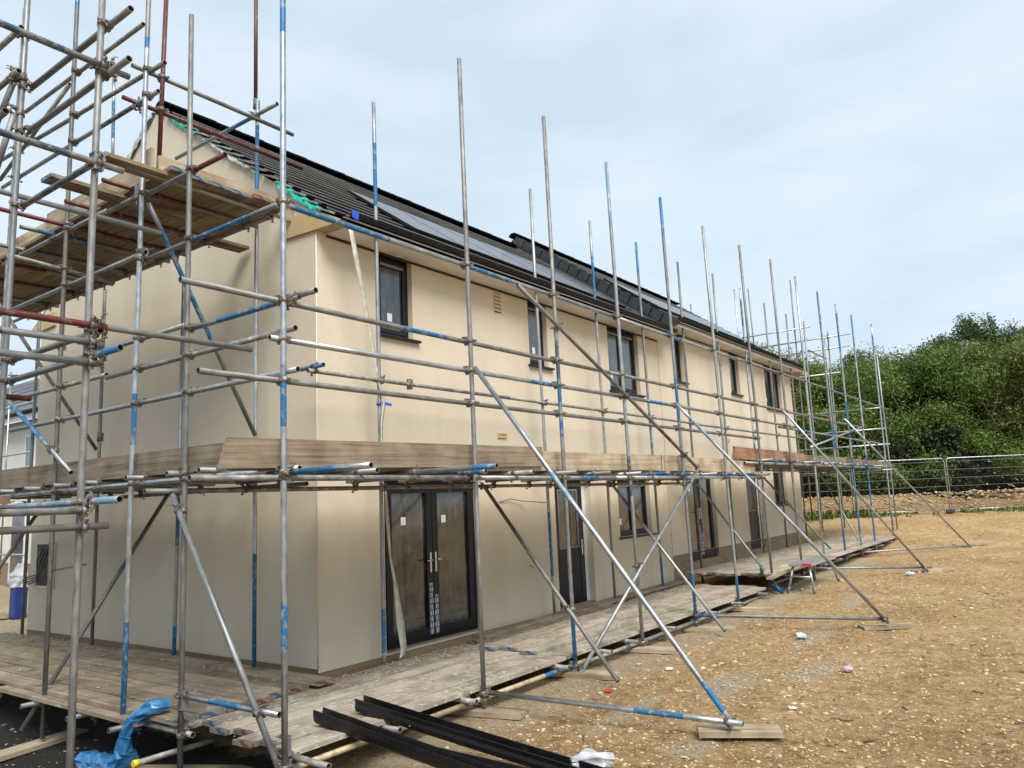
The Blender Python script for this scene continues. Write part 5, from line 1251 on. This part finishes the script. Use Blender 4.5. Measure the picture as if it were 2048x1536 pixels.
def trunk_mesh(seed, h, multi=5, r0=.09):
    rnd = random.Random(seed); bm = bmesh.new()
    for k in range(multi):
        a = rnd.uniform(0, 6.28); p = Vector((rnd.uniform(-.3, .3), rnd.uniform(-.3, .3), -.1)); pts = [p.copy()]; d = Vector((math.cos(a) * .4, math.sin(a) * .4, 1)).normalized()
        for s_ in range(6):
            d = (d + Vector((rnd.gauss(0, .18), rnd.gauss(0, .18), .05))).normalized(); p = p + d * h / 7; pts.append(p.copy())
            if s_ > 1:
                for b_ in range(2):
                    e = (d + Vector((rnd.gauss(0, .7), rnd.gauss(0, .7), rnd.gauss(0, .3)))).normalized(); q = p + e * h * .12; q2 = q + (e + Vector((0, 0, .3))).normalized() * h * .12; tube(bm, [p, q, q2], .02, 5, rr=[r0 * .35, r0 * .22, r0 * .1], caps=False)
        tube(bm, pts, r0, 7, rr=[r0 * (1 - .12 * i) for i in range(7)], caps=False)
    me = bpy.data.meshes.new('trunk'); bm.to_mesh(me); bm.free(); me.materials.append(M['bark']); return me
CROWNS = [crown_mesh('crown', 'leafA', 21000, lobes_(1, 6, 6.4, 20), .06, 1), crown_mesh('crown', 'leafB', 21000, lobes_(2, 6, 6.4, 20), .06, 2), crown_mesh('crown', 'leafC', 20000, lobes_(3, 5.5, 6.6, 17), .065, 3), crown_mesh('crown', 'leafD', 20000, lobes_(4, 6.5, 6.2, 20), .06, 4)]
TRUNKS = [trunk_mesh(1, 4.2, 6, .06), trunk_mesh(2, 4.0, 8, .055), trunk_mesh(3, 4.6, 5, .065)]
def tree(s_, q, h, w, ci, ti, rz, label, zb=None, name='hedgerow_tree'):
    p = Vector((.807 * s_ - .59 * q, .59 * s_ + .807 * q, 0)); p.z = gz(p.x, p.y) if zb is None else zb
    t = empty(name, p, label, 'tree', 'trees in the hedgerow behind the fence')
    for nm_, me in (('crown', CROWNS[ci]), ('trunk', TRUNKS[ti])):
        o = bpy.data.objects.new(nm_, me); put(o, t); o.scale = (w / 6, w / 6, h / 6.4) ; o.rotation_euler = (0, 0, rz)
    return t
for a in (
 (26.2, -13.2, 6.9, 6.4, 1, 0, .3, 'olive hedgerow tree just behind the far scaffold poles, left one'),
 (26.0, -16.6, 6.5, 6.2, 3, 1, 1.1, 'thorny green tree behind the last scaffold poles'),
 (26.4, -19.6, 6.3, 6.2, 0, 2, 2.2, 'bright green tree with bare tangled stems behind the panel joint of the fence'),
 (26.8, -22.6, 6.7, 6.4, 0, 1, 3.9, 'bright green tree just left of the tall dark one'),
 (26.6, -25.6, 7.0, 6.8, 1, 2, 5.0, 'broad olive tree at the right edge of the photo'),
 (31.0, -26.0, 8.6, 7.0, 2, 0, .9, 'tall dark-leaved tree rising above the hedgerow'),
 (32.5, -31.5, 9.2, 6.4, 2, 1, 2.5, 'tallest dark tree, its crown cut by the right edge'),
 (26.8, -29.0, 6.6, 6.8, 3, 2, 4.1, 'green tree at the far right end of the hedgerow'),
 (29.3, -18.0, 6.8, 6.6, 2, 2, 1.9, 'dark tree filling the gap behind the bright green ones'),
 (29.3, -22.6, 7.0, 6.8, 2, 0, 3.3, 'dark tree between the bright green tree and the tall dark one'),
 (29.0, -14.0, 6.9, 6.6, 2, 1, 5.5, 'dark tree deep behind the far scaffold'),
 (26.2, -9.6, 7.2, 6.4, 0, 1, 2.8, 'green tree half hidden by the far corner of the house'),
): tree(*a)

# bushes low in front of the trees
M['leafE'] = leafmat('shaded_bramble_leaf', (.006, .011, .004), (.014, .022, .007), (.03, .04, .014))  # hedge-bottom shade is put into these near-black leaf greens
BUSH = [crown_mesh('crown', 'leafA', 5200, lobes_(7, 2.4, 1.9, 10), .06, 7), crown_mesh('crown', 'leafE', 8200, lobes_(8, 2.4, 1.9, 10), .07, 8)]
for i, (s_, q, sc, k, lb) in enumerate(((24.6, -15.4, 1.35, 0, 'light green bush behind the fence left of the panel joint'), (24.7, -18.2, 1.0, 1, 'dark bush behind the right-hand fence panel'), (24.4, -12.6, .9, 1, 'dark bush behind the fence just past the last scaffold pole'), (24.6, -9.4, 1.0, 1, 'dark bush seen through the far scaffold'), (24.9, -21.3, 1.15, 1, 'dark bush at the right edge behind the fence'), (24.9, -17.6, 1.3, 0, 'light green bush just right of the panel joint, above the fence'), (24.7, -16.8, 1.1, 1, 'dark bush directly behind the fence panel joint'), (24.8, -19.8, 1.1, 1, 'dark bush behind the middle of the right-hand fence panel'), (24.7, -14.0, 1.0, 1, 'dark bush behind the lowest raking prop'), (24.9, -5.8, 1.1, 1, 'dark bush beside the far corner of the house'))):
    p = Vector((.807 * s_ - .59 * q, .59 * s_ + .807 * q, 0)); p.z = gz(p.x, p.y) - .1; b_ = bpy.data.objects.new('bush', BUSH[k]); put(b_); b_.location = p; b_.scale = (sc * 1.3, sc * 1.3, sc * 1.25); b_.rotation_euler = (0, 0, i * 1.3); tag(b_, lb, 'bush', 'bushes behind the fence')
# thick far undergrowth that reads as one mass behind the trees
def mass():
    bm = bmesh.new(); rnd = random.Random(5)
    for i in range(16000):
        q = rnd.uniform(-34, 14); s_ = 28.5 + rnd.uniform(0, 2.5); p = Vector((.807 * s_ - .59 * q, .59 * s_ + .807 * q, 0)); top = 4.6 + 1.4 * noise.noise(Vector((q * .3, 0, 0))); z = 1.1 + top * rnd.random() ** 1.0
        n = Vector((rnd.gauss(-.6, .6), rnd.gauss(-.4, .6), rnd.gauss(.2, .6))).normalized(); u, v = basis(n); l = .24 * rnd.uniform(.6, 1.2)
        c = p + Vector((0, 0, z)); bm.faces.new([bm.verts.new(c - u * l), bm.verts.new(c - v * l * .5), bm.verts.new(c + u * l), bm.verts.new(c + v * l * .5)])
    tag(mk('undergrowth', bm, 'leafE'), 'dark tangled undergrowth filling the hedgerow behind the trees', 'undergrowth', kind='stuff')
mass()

# ------------------------------------------------------------------ what shows past the gable on the left
bh = empty('neighbour_house', (6, 20, 0), 'white house with slate roof glimpsed past the left end of the gable', 'house')
bm = bmesh.new(); box(bm, 4.0, 9.0, 12.5, 26, .6, 4.75); mk('wall', bm, 'whitewall', bh)
bm = bmesh.new(); box(bm, 4.02, 8.9, 12.55, 25.9, -.6, .6); mk('brick_plinth', bm, 'brick', bh)
bm = bmesh.new(); v = [(3.6, 12.2, 4.8), (3.6, 26.3, 4.8), (6.5, 26.3, 7.0), (6.5, 12.2, 7.0), (9.4, 26.3, 4.8), (9.4, 12.2, 4.8)]; V_ = [bm.verts.new(p) for p in v]; bm.faces.new((V_[0], V_[3], V_[2], V_[1])); bm.faces.new((V_[3], V_[5], V_[4], V_[2])); mk('roof', bm, 'slateroof', bh)
bm = bmesh.new(); box(bm, 3.55, 3.62, 12.2, 26.3, 4.66, 4.86); mk('fascia', bm, 'white', bh)
bm = bmesh.new(); tube(bm, [(3.5, 12.2, 4.84), (3.5, 26.3, 4.84)], .06, 8); mk('gutter', bm, 'gutter', bh)
for (y0, y1, z0, z1) in ((17.2, 17.9, 3.0, 4.3), (20.2, 21.2, 2.9, 4.3), (17.6, 18.6, .1, 2.1), (19.3, 20.6, .7, 2.0)):
    bm = bmesh.new(); frame_rect(bm, y0, y1, z0, z1, 0, .06, .07)
    for q in bm.verts: q.co = Vector((3.95 + q.co.y * .8, q.co.x, q.co.z))
    w1_ = mk('window', bm, 'white', bh); bm = bmesh.new(); box(bm, 3.96, 3.985, y0 + .07, y1 - .07, z0 + .07, z1 - .07); mk('pane', bm, 'glassup', w1_)
sb = empty('scaffold', (3.0, 17, 0), 'small pale scaffold in front of the white neighbouring house', 'scaffold', 'tube scaffolds round the houses')
bm = bmesh.new()
for i, (x, y) in enumerate(((3.0, 13.6), (2.2, 15.2), (3.0, 16.6), (2.2, 17.4), (2.2, 19.4), (3.0, 19.4))):
    bm = bmesh.new(); tube(bm, [(x, y, -.3), (x, y, 5.9)], .024, 8); mk('standard', bm, 'l', sb)
for z in (1.0, 2.1, 2.35, 2.7, 3.05, 3.4, 4.6):
    bm = bmesh.new(); tube(bm, [(2.2, 13, z), (2.2, 22, z)], .024, 8); mk('ledger', bm, 'l', sb)
# bits standing on the ground there
def pallet(x, y, z, label):
    p = empty('pallet', (x, y, z), label, 'pallet'); bm = bmesh.new()
    for k in range(3): box(bm, x - .6, x + .6, y - .5 + k * .45, y - .4 + k * .45, z, z + .09)
    mk('bearer', bm, 'fresh', p); bm = bmesh.new()
    for k in range(7): box(bm, x - .6 + k * .175, x - .48 + k * .175, y - .5, y + .5, z + .092, z + .112)
    mk('deck', bm, 'fresh', p)
pallet(1.05, 12.5, -.27, 'pale timber pallet on the ground past the far end of the gable')
pallet(1.45, 14.3, -.24, 'pale timber pallet with pink sheeting on it past the gable')
crumple('wrapped_bricks', [(.9, 14.2, -.02), (1.4, 14.3, .02), (1.9, 14.2, -.02)], [.2, .30, .2], 'pink', 'pink and white plastic sheeting heaped on the farther pallet', 'sheeting', seed=41)
bx_ = empty('blue_bin', (1.62, 11.85, -.29), 'tall dark blue bin topped with a white plastic sack beside the gable corner', 'bin')
bm = bmesh.new(); box(bm, 1.5, 1.76, 11.72, 11.98, -.29, .36, bev=.02); mk('body', bm, 'plastic_blue', bx_)
crumple('sack', [(1.62, 11.85, .36), (1.63, 11.87, .62), (1.65, 11.85, .86)], [.17, .19, .07], 'clear', 'white translucent plastic sack standing on the blue bin', 'sack', seed=44, flat=.9)
